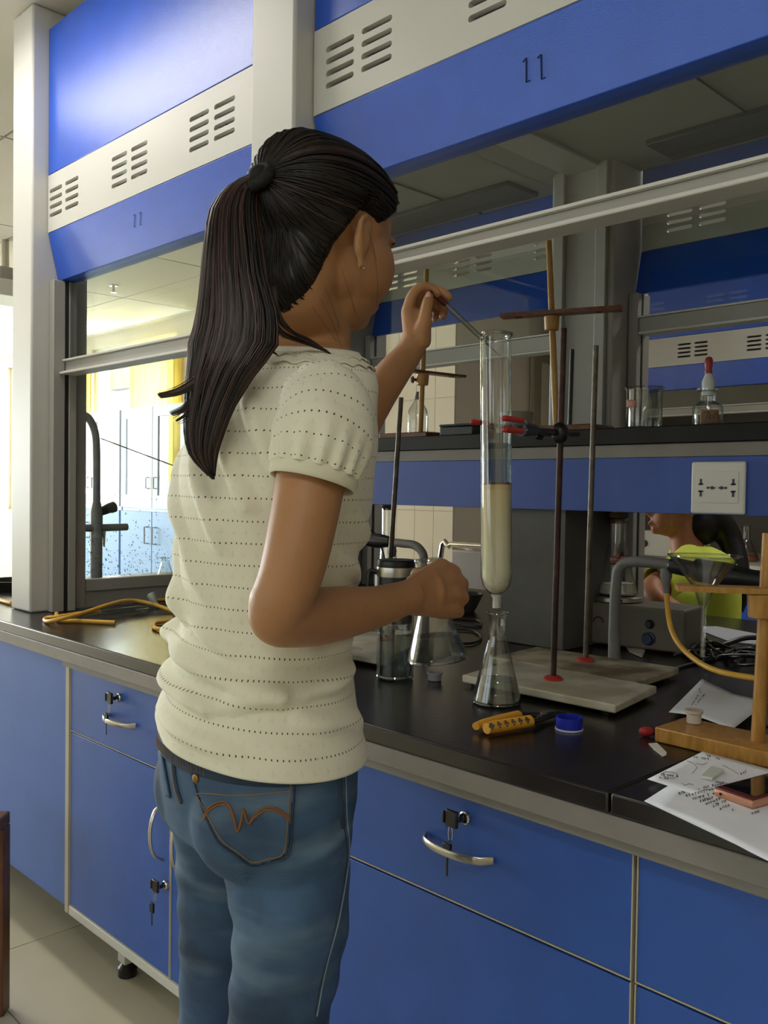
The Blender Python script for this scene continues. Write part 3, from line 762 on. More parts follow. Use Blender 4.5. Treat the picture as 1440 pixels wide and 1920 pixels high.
# the rear base butts against the back edge of the nearer one
D1 = A+C-B; e_ = (D1-C).normalized(); wq = (E2-C2).normalized(); sq = Vector((-wq.y, wq.x, 0))
if sq.dot(C-C2) < 0: sq = -sq
def hit(p0, d0):
    den = d0.x*e_.y-d0.y*e_.x; s_ = ((C.x-p0.x)*e_.y-(C.y-p0.y)*e_.x)/den; return p0+d0*(s_-.002)
B2, D2 = hit(C2, sq), hit(E2, sq)
t = thing('iron_stand', 'bare grey iron rod stand on the farther stained marble base', 'stand', (p.x, p.y, BZ), 'iron rod stands')
MB().prism([Vector((q.x, q.y, BZ+.007)) for q in (D2, B2, C2, E2)], (0, 0, .0148)).build('base', mat('marble_stained', '#c9c0a6', .4, vscale=13, color2='#6a5a40', bump=.1), t, bevel=.003)
rb2 = Vector((p.x, p.y, zb)); ztop2 = up_z(p, 648)
MB().cyl(rb2, (p.x+.006, p.y+.006, ztop2), .0056, n=16).build('rod', IRON, t)
MB().lathe([(.018, 0.0002), (.018, .003), (.012, .007), (.006, .0075)], rb2, 20).build('base_nut', REDP, t)
# left stand, behind the tumbler
p = at_z(722, 1200, zb); zt3 = up_z(p, 745)
t = thing('iron_stand', 'thin iron rod stand with marble base behind the black-lidded tumbler', 'stand', (p.x, p.y, BZ), 'iron rod stands')
A, B, C = at_z(600, 1215, zb), at_z(722, 1236, zb), at_z(800, 1198, zb)
marble_base(A, B, C, zb, t)
MB().cyl((p.x, p.y, zb), (p.x+.02, p.y+.02, zt3), .0056, n=16).build('rod', IRON, t)
MB().lathe([(.018, 0.0002), (.018, .003), (.012, .007), (.006, .0075)], (p.x, p.y, zb), 20).build('base_nut', REDP, t)
# black rod on the rear bench
q = at_y(1056, 1150, 2.14); q2 = at_y(1073, 655, 2.14)
t = thing('iron_stand', 'black rod stand beyond the shelf, seen left of the grey pillar', 'stand', (q.x, q.y, BZ), 'iron rod stands')
MB().box(q.x-.07, q.x+.07, 2.06, 2.26, BZ+.0005, BZ+.02).build('base', MARB, t, bevel=.003)
MB().cyl((q.x, 2.14, BZ+.02), (q2.x, 2.14, q2.z), .0062, n=14).build('rod', BLACKP, t)

# ---- clamp holding the column
cz = up_z(rod1b, 812); rp = Vector((rod1b.x+.0035, rod1b.y+.002, cz)); cp = cb+ax*(cz-cb.z)
dirc = (Vector((cp.x, cp.y, cz))-rp); Lc = dirc.length; dirc.normalize(); side = dirc.cross(Vector((0, 0, 1))).normalized()
t = thing('column_clamp', 'dark metal clamp with red sleeved fingers gripping the glass column', 'clamp', rp)
mb = MB(); mb.tube([rp+dirc*.012, rp+dirc*(Lc-.075)], .006, 10); mb.tube([rp+dirc*(Lc-.12), rp+dirc*(Lc-.075)], [.010, .014], 10)
mb.build('arm', BLACKP, t)
mb = MB(); mb.ball(rp+dirc*.0, (.016, .016, .020), 14, 8); mb.tube([rp+side*.012, rp+side*.04], .005, 8); mb.tube([rp+side*.04, rp+side*.046], .012, 10); mb.tube([rp-dirc*.01, rp-dirc*.045], .0045, 8); mb.tube([rp-dirc*.03+side*.01, rp-dirc*.05-side*.012], .004, 8)
mb.build('boss_head', BLACKP, t)
mb = MB(); st = rp+dirc*(Lc-.078)
for s, dz in ((1, .006), (-1, .010), (-1, -.008)):
    mb.tube([st+side*s*.006, st+dirc*.028+side*s*.026+Vector((0, 0, dz*.6)), st+dirc*.05+side*s*.0325+Vector((0, 0, dz))], .0035, 8, smooth=4)
mb.build('finger_metal', STEEL, t)
for s, dz, ln in ((1, .006, .055), (-1, .010, .055), (-1, -.008, .052)):
    q = st+dirc*.05+side*s*.0325+Vector((0, 0, dz))
    MB().tube([q, q+dirc*(ln-.004)-side*s*.002, q+dirc*ln-side*s*.003], [.0048, .0048, .002], 12).build('red_sleeve', REDP, t)

# ---- wooden funnel stands
def funnel_stand(label, pb, pt, ring_py, arm_pts, holes, baseverts=None, M_=WOOD, armM=WOODD, shelfbase=None, rr=.0075, armth=.010, armw=.032):
    t = thing('funnel_stand', label, 'stand', (pb.x, pb.y, pb.z), 'wooden funnel stands')
    MB().tube([pb, pt], [rr*1.12, rr*.92], 18).build('post', M_, t)
    return t
def arm_board(t, a, b, z, w, th, m, hole_pts, hr=.012):
    d = (b-a); d.z = 0; d.normalize(); n_ = Vector((-d.y, d.x, 0)); L = (Vector((b.x-a.x, b.y-a.y, 0))).length
    cu = bpy.data.curves.new('arm', 'CURVE'); cu.dimensions = '2D'; cu.fill_mode = 'BOTH'; cu.extrude = th/2
    polys = [[(0, -w/2), (L, -w/2), (L, w/2), (0, w/2)]]
    for h_ in hole_pts:
        hx = (Vector((h_.x, h_.y, 0))-Vector((a.x, a.y, 0))).dot(d)
        polys.append([(hx+hr*math.cos(q), hr*math.sin(q)) for q in np.linspace(0, 2*PI, 25)[:-1]])
    for poly in polys:
        sp = cu.splines.new('POLY'); sp.points.add(len(poly)-1); sp.use_cyclic_u = True
        for i, (x, y) in enumerate(poly): sp.points[i].co = (x, y, 0, 1)
    tmp = bpy.data.objects.new('tmp', cu); COL.objects.link(tmp); dg = bpy.context.evaluated_depsgraph_get(); dg.update()
    me = bpy.data.meshes.new_from_object(tmp.evaluated_get(dg)); bpy.data.objects.remove(tmp); bpy.data.curves.remove(cu)
    me.transform(Matrix.Translation(-wl(t)) @ basis(d, n_, (0, 0, 1), (a.x, a.y, z+th/2))); me.materials.clear()
    o = link('arm_board', me, m, t, .0008, 0); return o
SZ = 1.358
# shelf stand behind the raised forearm
SY = 1.80
pb = at_z(788, 808, SZ); pb = at_y(788, 808, SY); pb.z = SZ+.016; pt = at_y(800, 505, SY)
t = funnel_stand('wooden funnel stand on the shelf behind the raised forearm', pb, pt, 0, 0, 0, rr=.0068)
MB().box(pb.x-.12, pb.x+.06, SY-.04, SY+.06, SZ+.0005, SZ+.016).build('base', WOODD, t, bevel=.003)
za = up_z(pb, 700); e = at_z(868, 709, za); dd_ = Vector((e.x-pb.x, e.y-pb.y, 0)); l0 = Vector((pb.x, pb.y, 0))-dd_*.95
arm_board(t, l0, e, za, .03, .007, WOODD, [at_z(838, 708, za), l0+dd_.normalized()*.03], .010)
px_, py_ = pb.x+(pt.x-pb.x)*.4, pb.y
MB().tube([(px_, py_, za-.033), (px_, py_, za-.001)], [.0155, .0175], 20).build('collar', WOOD, t, bevel=.002)
k = Vector((px_, py_, za-.018)); kd = -RGT; kd.z = 0; kd.normalize()
MB().tube([k+kd*.014, k+kd*.024], [.004, .004], 10).build('screw', WOODD, t)
MB().lathe([(.003, 0), (.009, .002), (.0095, .006), (.006, .010), (.001, .0105)], k+kd*.022, 16, axis=kd).build('knob', WOODD, t)
# shelf stand above the clamp
pb = at_y(1043, 800, SY); pb.z = SZ+.016; pt = at_y(1029, 452, SY)
t = funnel_stand('wooden funnel stand on the shelf behind the rusty rod, arm spreading both ways', pb, pt, 0, 0, 0, rr=.0075)
MB().box(pb.x-.05, pb.x+.12, SY-.04, SY+.06, SZ+.0005, SZ+.016).build('base', WOODD, t, bevel=.003)
za = up_z(pb, 590); a, e = at_z(924, 597, za), at_z(1148, 582, za); m_ = (a+e)/2; off_ = Vector((pb.x-m_.x, pb.y-m_.y, 0)); 
dd_ = (e-a); dd_.z = 0; ctr = Vector((pb.x-.002, pb.y, 0)); a = ctr-dd_*.48; e = ctr+dd_*.52
arm_board(t, a, e, za, .034, .010, WOODD, [a+dd_*.15, a+dd_*.82], .011)
px_ = pb.x+(pt.x-pb.x)*.6
MB().tube([(px_, pb.y, za-.036), (px_, pb.y, za-.001)], [.0165, .0185], 20).build('collar', WOOD, t, bevel=.002)
# big stand on bench at right, with funnel
zt = BZ+.022
A, Bq, Dq = at_z(1227.5, 1363, zt), at_z(1440, 1411, zt), at_z(1284, 1344, zt)
d = (Bq-A).normalized(); n_ = (Dq-A); wv = n_
poly = [A, A+d*.30, A+d*.30+wv, A+wv]
pb = at_z(1421, 1389, zt)
t = thing('funnel_stand', 'light wooden funnel stand on the bench at the right edge holding the glass funnel', 'stand', (pb.x, pb.y, BZ), 'wooden funnel stands')
MB().prism([Vector((q.x, q.y, BZ+.0006)) for q in poly], (0, 0, .0215)).build('base', WOOD, t, bevel=.002)
za = up_z(pb, 1112); zt2 = up_z(pb, 1000)
MB().tube([(pb.x, pb.y, zt), pb+RGT*.0075+Vector((0, 0, zt2-zt))], [.0095, .0080], 20).build('post', WOOD, t)
a, e = at_z(1268, 1096, za+.008), at_z(1425, 1108, za+.008); dd_ = Vector((pb.x-a.x, pb.y-a.y, 0)); 
arm_board(t, a, Vector((pb.x, pb.y, 0))+dd_.normalized()*.02, za, .036, .008, WOOD, [Vector((a.x, a.y, 0))+dd_*.33], .015)
MB().tube([(pb.x, pb.y, za-.001), (pb.x, pb.y, za-.035)], [.019, .017], 20).build('collar', WOOD, t, bevel=.002)
fc = Vector((a.x, a.y, 0))+dd_*.33; fc.z = za
# funnel hangs in the arm hole
t = thing('glass_funnel', 'clear conical glass funnel hanging in the wooden arm at right', 'funnel', fc)
q = proj(fc); sc_ = q[2]/1700
Rf = 66*sc_; ht = (1098-1042)*sc_
ztopf = up_z(fc, 1042)-za; zneck = up_z(fc, 1140)-za; zend = up_z(fc, 1232)-za
slope = (Rf-.0145)/(ztopf-.004)
rn = .0042
prof = [(rn, zend), (rn, zneck), (.0135, .0035), (Rf, ztopf)]
prof = [(rn*.85, zend), (rn, zneck), (rn+.002, zneck+.003), (.0142, .004), (.0142+(Rf-.0142)*.5, .004+(ztopf-.004)*.5), (Rf, ztopf)]
inner = [(max(r-.0013, .0008), h) for r, h in prof]
MB().lathe(prof+inner[::-1], fc, 40, closed=True).build('glass_cone', VES, t)
MB().tube([fc+Vector((Rf*math.cos(a_), Rf*math.sin(a_), ztopf)) for a_ in np.linspace(0, 2*PI, 41)[:-1]], .0013, 6, closed=True).build('rim', VESR, t)

# ================================================================== SMALL THINGS
def zb_(px, py, z=BZ): return at_z(px, py, z)
# tumbler with black lid
p = zb_(740, 1272); q = proj((p.x, p.y, BZ)); sc_ = q[2]/1700; R = 34.5*sc_
t = thing('tea_tumbler', 'tall clear tumbler with black lid and silver band on the bench beside the woman', 'tumbler', p)
z1, z2, z3, z4, z5 = [up_z(p, y) for y in (1186, 1103, 1080, 1062, 1049)]
shell([(R*.92, 0), (R, .006), (R, z2-BZ)], (p.x, p.y, BZ+.0006), 'glass_body', t, th=.003, n=40)
MB().lathe([(R-.004, .008), (R-.004, z1-BZ)], (p.x, p.y, BZ+.0006), 36).build('water', LIQ, t); glass_ring((p.x, p.y, z1), R-.004, 'meniscus', t, .0012); glass_ring((p.x, p.y, BZ+.006), R-.003, 'base_glint_ring', t, .0042); glass_ring((p.x, p.y, z2-.002), R, 'rim', t, .0012)  # ring at the tumbler base is added for its bright glint
MB().lathe([(R-.0035, z1-BZ+.02), (R-.0035, z2-BZ-.0)], (p.x, p.y, BZ), 36).build('tea_strainer', mat('dark_strainer', '#2a2522', .3, .4), t)
MB().lathe([(R*1.0, z2-BZ+.0005), (R*1.03, z2-BZ+.002), (R*1.03, z3-BZ-.0005)], (p.x, p.y, BZ), 40).build('collar', BLACKP, t)
MB().lathe([(R*1.05, z3-BZ), (R*1.06, z3-BZ+.003), (R*1.06, z4-BZ-.003), (R*1.05, z4-BZ-.0005)], (p.x, p.y, BZ), 40).build('silver_band', STEEL, t)
MB().lathe([(R*1.02, z4-BZ), (R*1.03, z4-BZ+.004), (R*1.02, z5-BZ-.003), (R*.95, z5-BZ), (.001, z5-BZ)], (p.x, p.y, BZ), 40).build('lid', BLACKP, t)
hd = Vector((-RGT.x, -RGT.y, 0)).normalized(); h0 = Vector((p.x, p.y, z4-.012))+hd*R*1.03
MB().tube([h0, h0+hd*.014+Vector((0, 0, .002)), h0+hd*.017+Vector((0, 0, -.02)), h0+hd*.014+Vector((0, 0, -.045)), h0+Vector((0, 0, -.04))], .005, 10, smooth=4).build('handle', BLACKP, t)

# pliers with yellow handles
def flatcap(pts, r, z, flat): pass
t = thing('pliers', 'pliers with two yellow grips, nearer grip dotted with black crosses', 'pliers', zb_(950, 1355))
YG = mat('yellow_grip', '#e0a32c', .4)
a1, a2 = zb_(892, 1362, BZ+.010), zb_(972, 1340, BZ+.010); b1, b2 = zb_(912, 1366, BZ+.012), zb_(994, 1352, BZ+.012)
g1 = MB().tube([a1, a1*.8+a2*.2, a2*.7+a1*.3, a2], [.007, .0095, .0095, .0085], 14, squash=.8).build('grip', YG, t)
g2 = MB().tube([b1, b1*.85+b2*.15, b2*.6+b1*.4, b2], [.009, .0105, .0105, .010], 14, squash=.9).build('grip', YG, t)
c_ = MB(); dv = (b2-b1).normalized(); sd = Vector((-FWD.x, -FWD.y, 0)).normalized()
for i in range(6):
    c = b1+(b2-b1)*(.1+.16*i)+sd*.0088+Vector((0, 0, .0045)); 
    nrm_ = (sd+Vector((0, 0, .55))).normalized(); u = dv; v = nrm_.cross(u).normalized()
    for (uu, vv) in ((0, 0), (.0030, 0), (-.0030, 0), (0, .0030), (0, -.0030)):
        c_.lathe([(.0023, 0), (.0023, .0014)], c+u*uu+v*vv, 8, axis=nrm_)
o = c_.build('cross_dots', BLACKP, t); o['kind'] = 'stuff'
h1 = zb_(1020, 1343, BZ+.008); h2 = zb_(1058, 1334, BZ+.007)
MB().tube([a2, zb_(1000, 1340, BZ+.008), h1, h2], [.006, .007, .010, .003], 12, squash=.55).build('jaw', mat('dark_steel', '#3a332f', .4, .8), t)
MB().tube([b2, zb_(1010, 1350, BZ+.008), h1, h2+Vector((.004, -.004, 0))], [.006, .007, .010, .003], 12, squash=.55).build('jaw', mat('dark_steel', '#3a332f', .4, .8), t)
MB().lathe([(.006, -.001), (.006, .0075), (.004, .0085)], h1-Vector((0, 0, .001)), 14).build('pivot', STEEL, t)
# blue cap
p = zb_(1067, 1368); sc_ = proj(p)[2]/1700; R = 25*sc_; hh = .020
t = thing('bottle_cap', 'royal blue screw cap lying open side up on the dark bench, pale ring below', 'cap', p)
CAPB = mat('cap_blue', '#1c2fae', .35)
MB().lathe([(R*.9, .0005), (R, .002), (R, hh), (R-.0018, hh), (R-.0018, .003), (.001, .003)], (p.x, p.y, BZ), 36).build('cap_shell', CAPB, t)
MB().lathe([(R+.0003, .0004), (R+.001, .0006), (R+.001, .003), (R+.0003, .0032)], (p.x, p.y, BZ), 36).build('tear_band', mat('pale_blue_ring', '#c9d2e6', .4), t)
MB().lathe([(R*.55, .0032), (R*.55, hh*.55), (R*.5, hh*.55), (R*.5, .0032)], (p.x, p.y, BZ), 28).build('inner_seal', CAPB, t)
# red rubber bulb, tip under wooden base
p = zb_(1212, 1372, BZ+.0075)
t = thing('rubber_bulb', 'small red rubber pipette bulb lying at the corner of the wooden base', 'bulb', (p.x, p.y, BZ))
p.z = BZ+.0078; dv = Vector((RGT.x, RGT.y, 0)).normalized()
MB().tube([p-dv*.011, p-dv*.009, p-dv*.003, p+dv*.004, p+dv*.009], [.001, .005, .0076, .0072, .005], 18, smooth=3).build('bulb_body', mat('red_rubber', '#a3282a', .55), t)
MB().lathe([(.0055, 0), (.0055, .003)], p+dv*.009, 16, axis=dv).build('collar_ring', mat('dark_rubber', '#3a1a18', .6), t)
# white chip
pts = [zb_(1216, 1396), zb_(1232, 1395), zb_(1250, 1413), zb_(1249, 1418), zb_(1243, 1420), zb_(1226, 1407)]
tag(MB().prism([Vector((q.x, q.y, BZ+.0004)) for q in pts], (0, 0, .0016)).build('plate_fragment', WHITE, None, bevel=.0003), 'small pointed white plate fragment on the dark bench below the wooden base', 'fragment')
# translucent caps
MILK = glass('milky_plastic', tint=(.5, .47, .45), edge=(.4, .38, .36), rough=.35, k=3.0, add=.15)
MILKY = mat('milky_cap', '#c8bdb4', .4, sss=.2)
def small_cap(px_, py_, z, R, H, label, m, flare=1.25, group='small plastic caps'):
    p = at_z(px_, py_, z); t = thing('plastic_cap', label, 'cup', p, group)
    MB().lathe([(.001, .0004), (R*.9, .0004), (R, .001), (R*1.03, H*.75), (R*flare, H*.8), (R*flare, H), (R*.9, H), (R*.85, .002), (.001, .002)], p, 28).build('cap_body', m, t)
    MB().tube([p+Vector((R*flare*math.cos(a_), R*flare*math.sin(a_), H)) for a_ in np.linspace(0, 2*PI, 25)[:-1]], .0006, 6, closed=True).build('cap_lip', m, t)
small_cap(1301, 1356, BZ+.0222, .0105, .020, 'milky translucent flared cap standing on the wooden base', MILKY)
small_cap(815, 1276, BZ, .0125, .016, 'greyish plastic cap on the bench under the held flask', mat('grey_cap', '#8e9094', .4))
small_cap(667, 1236, BZ, .012, .022, 'white cap half hidden behind the woman\'s blouse hem side', WHITE)
# papers
def sheet(pts_px, z, label, th=.0004, lift=None, nu=10, nv=10):
    tl, tr, br, bl = [zb_(*q, z) for q in pts_px]
    vs = []; fs = []
    for j in range(nv+1):
        for i in range(nu+1):
            u, v = i/nu, j/nv; p = (tl*(1-u)+tr*u)*(1-v)+(bl*(1-u)+br*u)*v
            p.z = z+(lift(u, v) if lift else 0); vs.append(p)
    for j in range(nv):
        for i in range(nu): a = j*(nu+1)+i; fs.append((a, a+1, a+nu+2, a+nu+1))
    mb = MB(); mb.add(vs, fs); o = mb.build('paper_sheet', PAPER, None, smooth=60, fix=False)
    s = o.modifiers.new('s', 'SOLIDIFY'); s.thickness = th; s.offset = 0
    return tag(o, label, 'paper', 'printed sheets on the bench')
sh1 = sheet([(1316, 1277), (1440, 1320), (1372, 1366), (1254, 1332)], BZ+.012, 'curled sheet with faint printed lines behind the wooden base', lift=lambda u, v: .014*(1-v)*abs(u-.5)+.006*math.sin(u*3)*v-.003)
sheets = []
for k_ in range(5):
    o_ = k_*.8
    s_ = sheet([(1286+o_, 1452), (1560, 1520+o_), (1500, 1640+o_), (1208+k_*3, 1502+k_*1.2)], BZ+.0012+.0010*k_, ['lowest sheet of the printed stack at the bench edge', 'second lowest sheet of the printed stack at the bench edge', 'middle sheet of the printed stack at the bench edge',
        'second sheet from the top of the printed stack under the phone', 'top full sheet of the printed stack, rows of characters beside the phone'][k_], lift=(lambda u, v, k=k_: .0006*k*math.sin(u*4)**2))
    sheets.append(s_)
sh2 = sheet([(1318, 1409), (1480, 1452), (1400, 1520), (1214, 1461)], BZ+.0066, 'sheet with structure drawings lying askew on top of the printed stack')
bv1, bv2, bv3 = bvh_of(sheets[-1]), bvh_of(sh2), bvh_of(sh1)
rnd = random.Random(5)
def glyph_rows(par, bv, rows, r=.00028):
    for (x0, y0, x1, y1, n_, h_) in rows:
        mb = MB()
        for i in range(n_):
            s0 = (i+.12)/n_; s1 = (i+.82)/n_
            if rnd.random() < .12: continue
            for k in range(3):
                yy_ = rnd.uniform(-h_, h_); xa = x0+(x1-x0)*s0; xb = x0+(x1-x0)*s1; ya = y0+(y1-y0)*s0; yb = y0+(y1-y0)*s1
                if rnd.random() < .5: P_ = [(xa, ya+yy_), (xb, yb+yy_)]
                else: m_ = rnd.random(); P_ = [(xa*(1-m_)+xb*m_-1, ya-h_), (xa*(1-m_)+xb*m_+.5, ya+h_)]
                out = []
                for (a_, b_) in P_:
                    d = ray(a_, b_).normalized(); loc, nor, q_, w_ = bv.ray_cast(CAM, d)
                    if loc is not None: out.append(loc+Vector((0, 0, .0003)))
                if len(out) == 2 and (out[0]-out[1]).length > .0004: mb.tube(out, r, 4)
        if mb.v: o = mb.build('printed_line', INK, par, smooth=0); o['kind'] = 'stuff'
glyph_rows(sheets[-1], bv1, [(1272, 1488, 1362, 1467, 20, 2.2), (1285, 1492, 1350, 1476, 12, 2.2), (1298, 1498, 1340, 1487, 9, 2.2), (1312, 1502, 1350, 1492, 9, 2.4), (1322, 1508, 1352, 1497, 6, 2.2), (1336, 1512, 1362, 1501, 6, 2.6), (1349, 1517, 1368, 1508, 4, 2.4), (1368, 1521, 1376, 1518, 2, 2.2), (1404, 1528, 1425, 1521, 4, 2)])
glyph_rows(sh2, bv2, [(1300, 1420, 1330, 1424, 6, 1.8), (1325, 1417, 1350, 1424, 6, 1.8), (1238, 1452, 1272, 1456, 8, 2), (1236, 1458, 1258, 1461, 5, 2), (1384, 1453, 1400, 1446, 4, 2)])
for P_ in ([(1288, 1427), (1300, 1432), (1306, 1440), (1298, 1450)], [(1306, 1432), (1318, 1434), (1326, 1430)], [(1240, 1451), (1250, 1447), (1270, 1452), (1262, 1460), (1244, 1456)], [(1355, 1435), (1372, 1444), (1385, 1452)], [(1278, 1468), (1284, 1473), (1292, 1470), (1300, 1472)]):
    line_on('drawn_structure', INK, sh2, bv2, P_, r=.00028, off=.0003, n=4)
glyph_rows(sh1, bv3, [(1297, 1322, 1314, 1296, 12, 1), (1303, 1324, 1322, 1300, 12, 1), (1310, 1294, 1313, 1291, 2, 1)])
# white block
def slab(pts_px, z, h, label, name, m, cat, bev=.0008):
    return tag(MB().prism([Vector((q.x, q.y, z)) for q in [zb_(*p_, z+h) for p_ in pts_px]], (0, 0, h)).build(name, m, None, bevel=bev), label, cat)
slab([(1313, 1454), (1334, 1435), (1358, 1442), (1336, 1458)], BZ+.0075, .004, 'small pale green-white glass plate piece lying on the sheet with drawings', 'thin_plate', mat('plate_white', '#d3d9cf', .4), 'plate')
# phone
zp = BZ+.0075; Hp = .0125
a, b, c = at_z(1337, 1473, zp+Hp), at_z(1412, 1498, zp+Hp), at_z(1425, 1453, zp+Hp)
e1 = (b-a); e2 = (c-a).normalized(); w_ = e1.length
e1.normalize(); e2 = Vector((-e1.y, e1.x, 0)) if (c-a).dot(Vector((-e1.y, e1.x, 0))) > 0 else Vector((e1.y, -e1.x, 0))
L_ = .125
t = thing('mobile_phone', 'phone with pinkish gold edge and dark red rim lying screen up on the papers', 'phone', (a.x, a.y, zp))
P4 = [a, a+e1*w_, a+e1*w_+e2*L_, a+e2*L_]
MB().prism([Vector((q.x, q.y, zp)) for q in P4], (0, 0, Hp*.8)).build('case_edge', mat('rose_gold', '#c99074', .35, .3), t, bevel=.0035, seg=3)
ins = .0015; P4i = [a+e1*ins+e2*ins, a+e1*(w_-ins)+e2*ins, a+e1*(w_-ins)+e2*(L_-ins), a+e1*ins+e2*(L_-ins)]
MB().prism([Vector((q.x, q.y, zp+Hp*.8-.001)) for q in P4i], (0, 0, Hp*.2)).build('bumper', mat('dark_red', '#5a1a1c', .35), t, bevel=.001)
ins = .005; P4i = [a+e1*ins+e2*.012, a+e1*(w_-ins)+e2*.012, a+e1*(w_-ins)+e2*(L_-.012), a+e1*ins+e2*(L_-.012)]
MB().prism([Vector((q.x, q.y, zp+Hp-.0012)) for q in P4i], (0, 0, .0006)).build('screen', mat('phone_glass', '#0b0b0c', .06, coat=1), t, smooth=0)
q = a+e1*(w_*.2); MB().lathe([(.0018, 0), (.0018, .0004)], Vector((q.x, q.y, zp+Hp*.45))-e2*.0003, 12, axis=-e2).build('audio_jack', BLACKP, t)
# yellow tubing loops on the left and glass adapters
def hose(pts, label, r=.0055, m=TUBEY, name='rubber_hose', grp=None, cat='hose'):
    return tag(MB().tube(pts, r, 12, smooth=6).build(name, m, None), label, cat, grp)
zz = BZ+.0065
hose([at_z(x, y, z) for x, y, z in [(186, 1145, zz+.004), (150, 1150, zz+.006), (110, 1156, zz+.006), (86, 1159, zz), (88, 1165, zz), (115, 1160, zz+.012), (160, 1148, zz+.02), (200, 1135, zz+.028), (240, 1126, zz+.028), (280, 1131, zz+.018), (325, 1146, zz)]], 'yellow rubber tubing looping over the glass adapters at the left of the bench')
hose([at_z(x, y, z) for x, y, z in [(106, 1150, zz), (112, 1163, zz), (150, 1164, zz), (190, 1166, zz), (216, 1167, zz)]], 'short lower length of yellow tubing with an open cut end toward the bench edge')
hose([at_z(x, y, z) for x, y, z in [(345, 1160, zz), (312, 1165, zz), (292, 1168, zz), (290, 1177, zz), (310, 1180, zz), (345, 1178, zz)]], 'flat yellow tubing hook partly behind the woman\'s blouse')
hose([at_z(x, y, z) for x, y, z in [(250, 1121, zz), (290, 1124, zz), (345, 1122, zz)]], 'length of yellow tubing behind the glass stopper', r=.005)
hose([at_z(x, y, z) for x, y, z in [(-60, 1100, zz), (-20, 1118, zz), (10, 1128, zz), (22, 1131, zz)]], 'yellow tubing end left of the far cream pillar', r=.0062)
ga, gb = at_z(164, 1154, BZ+.012), at_z(276, 1140, BZ+.014)
dv = (gb-ga).normalized(); Lg = (gb-ga).length
t = thing('glass_adapter', 'clear ribbed glass adapter lying among the yellow tubing', 'glassware', ga)
MB().lathe([(.004, 0), (.004, Lg*.18), (.008, Lg*.2), (.0105, Lg*.26), (.0105, Lg*.85), (.008, Lg*.9), (.006, Lg), (.0045, Lg), (.0065, Lg*.89), (.009, Lg*.84), (.009, Lg*.27), (.003, Lg*.19), (.003, 0)], ga, 24, axis=dv, closed=True).build('outer_tube', VES, t)
MB().tube([ga+dv*Lg*.1, ga+dv*Lg*.8], .003, 10).build('inner_tube', VES, t)
g2 = gb+dv*.0; MB().tube([g2, g2+dv*.02+Vector((0, 0, .012))], .005, 12).build('side_arm', VES, t)
ga = at_z(255, 1148, BZ+.01); t = thing('glass_adapter', 'short clear glass joint right of the ribbed adapter', 'glassware', ga)
MB().lathe([(.007, 0), (.009, .04), (.0075, .04), (.0055, 0)], ga, 20, axis=dv, closed=True).build('joint_tube', VES, t)
MB().tube([ga+dv*.02, ga+dv*.02+Vector((.01, -.02, .004))], .003, 10).build('side_arm', VES, t)
sp = at_z(290, 1128, BZ+.02)
t = thing('glass_stopper', 'frosted glass stopper leaning against the left hood frame', 'stopper', (sp.x, sp.y, BZ))
MB().lathe([(.006, -.018), (.0075, 0), (.013, .012), (.013, .024), (.009, .028), (.001, .028)], sp, 20, axis=(-.5, -.2, .75)).build('stopper_head', mat('frosted', '#a9b0a6', .35, sss=.1), t)
MB().lathe([(.004, -.02), (.006, -.0181)], sp, 20, axis=(-.5, -.2, .75)).build('stopper_tip', VES, t)

# gooseneck tap beyond the side pane
TX = -2.95
def tp(x, y): return at_x(x, y, TX)
t = thing('gooseneck_tap', 'grey gooseneck laboratory tap seen through the left glass end wall', 'tap', (tp(180, 1080).x, tp(180, 1080).y, BZ))
b0 = tp(181, 1000); b0.z = BZ+.001
stem = [b0, tp(181, 950), tp(181, 850), tp(178, 810), tp(166, 784), tp(150, 777), tp(138, 790), tp(134, 815), tp(134, 825)]
MB().tube(stem, [.018]+[.0130]*8, 16, smooth=5).build('spout', GREYP, t)
MB().tube([b0, tp(181, 960), tp(181, 942)], [.020, .021, .014], 16).build('body', GREYP, t)
MB().tube([tp(183, 962), tp(207, 952)], [.014, .018], 16).build('side_knob', BLACKP, t)
MB().lathe([(.014, -.008), (.019, -.004), (.019, .012), (.014, .016)], tp(209, 952), 18, axis=(tp(215, 950)-tp(200, 955))).build('knob_grip', BLACKP, t)
MB().tube([tp(134, 990), tp(181, 990), tp(238, 988)], [.0125, .0135, .0125], 14).build('cross_bar', GREYP, t)
MB().tube([tp(195, 990), tp(195, 1008), tp(195, 1025)], [.007, .005, .0035], 12).build('drip_nozzle', STEEL, t)
tag(MB().tube([at_x(189, 822, -2.9), at_x(325, 873, -2.9)], .0022, 8).build('thin_wire', mat('wire_copper', '#9d7a62', .5), None), 'thin brownish rod slanting from the gooseneck tap to the right', 'rod')
p = at_z(310, 1086, BZ); flask((p.x, p.y, BZ+.0006), .034, .085, .016, 'small pale flask on the bench beyond the side pane, beside the blouse', liquid=.02, lm=mat('milky_liquid', '#d6c9cc', .5))
p = at_z(-12, 1112, BZ)
t = thing('cast_weight', 'dark low basin rim on the bench left of the far pillar', 'basin', (p.x, p.y, BZ))
MB().lathe([(.001, .001), (.09, .001), (.10, .035), (.095, .035), (.085, .006), (.001, .006)], (p.x-.06, p.y+.1, BZ), 28).build('basin_bowl', BLACKP, t)

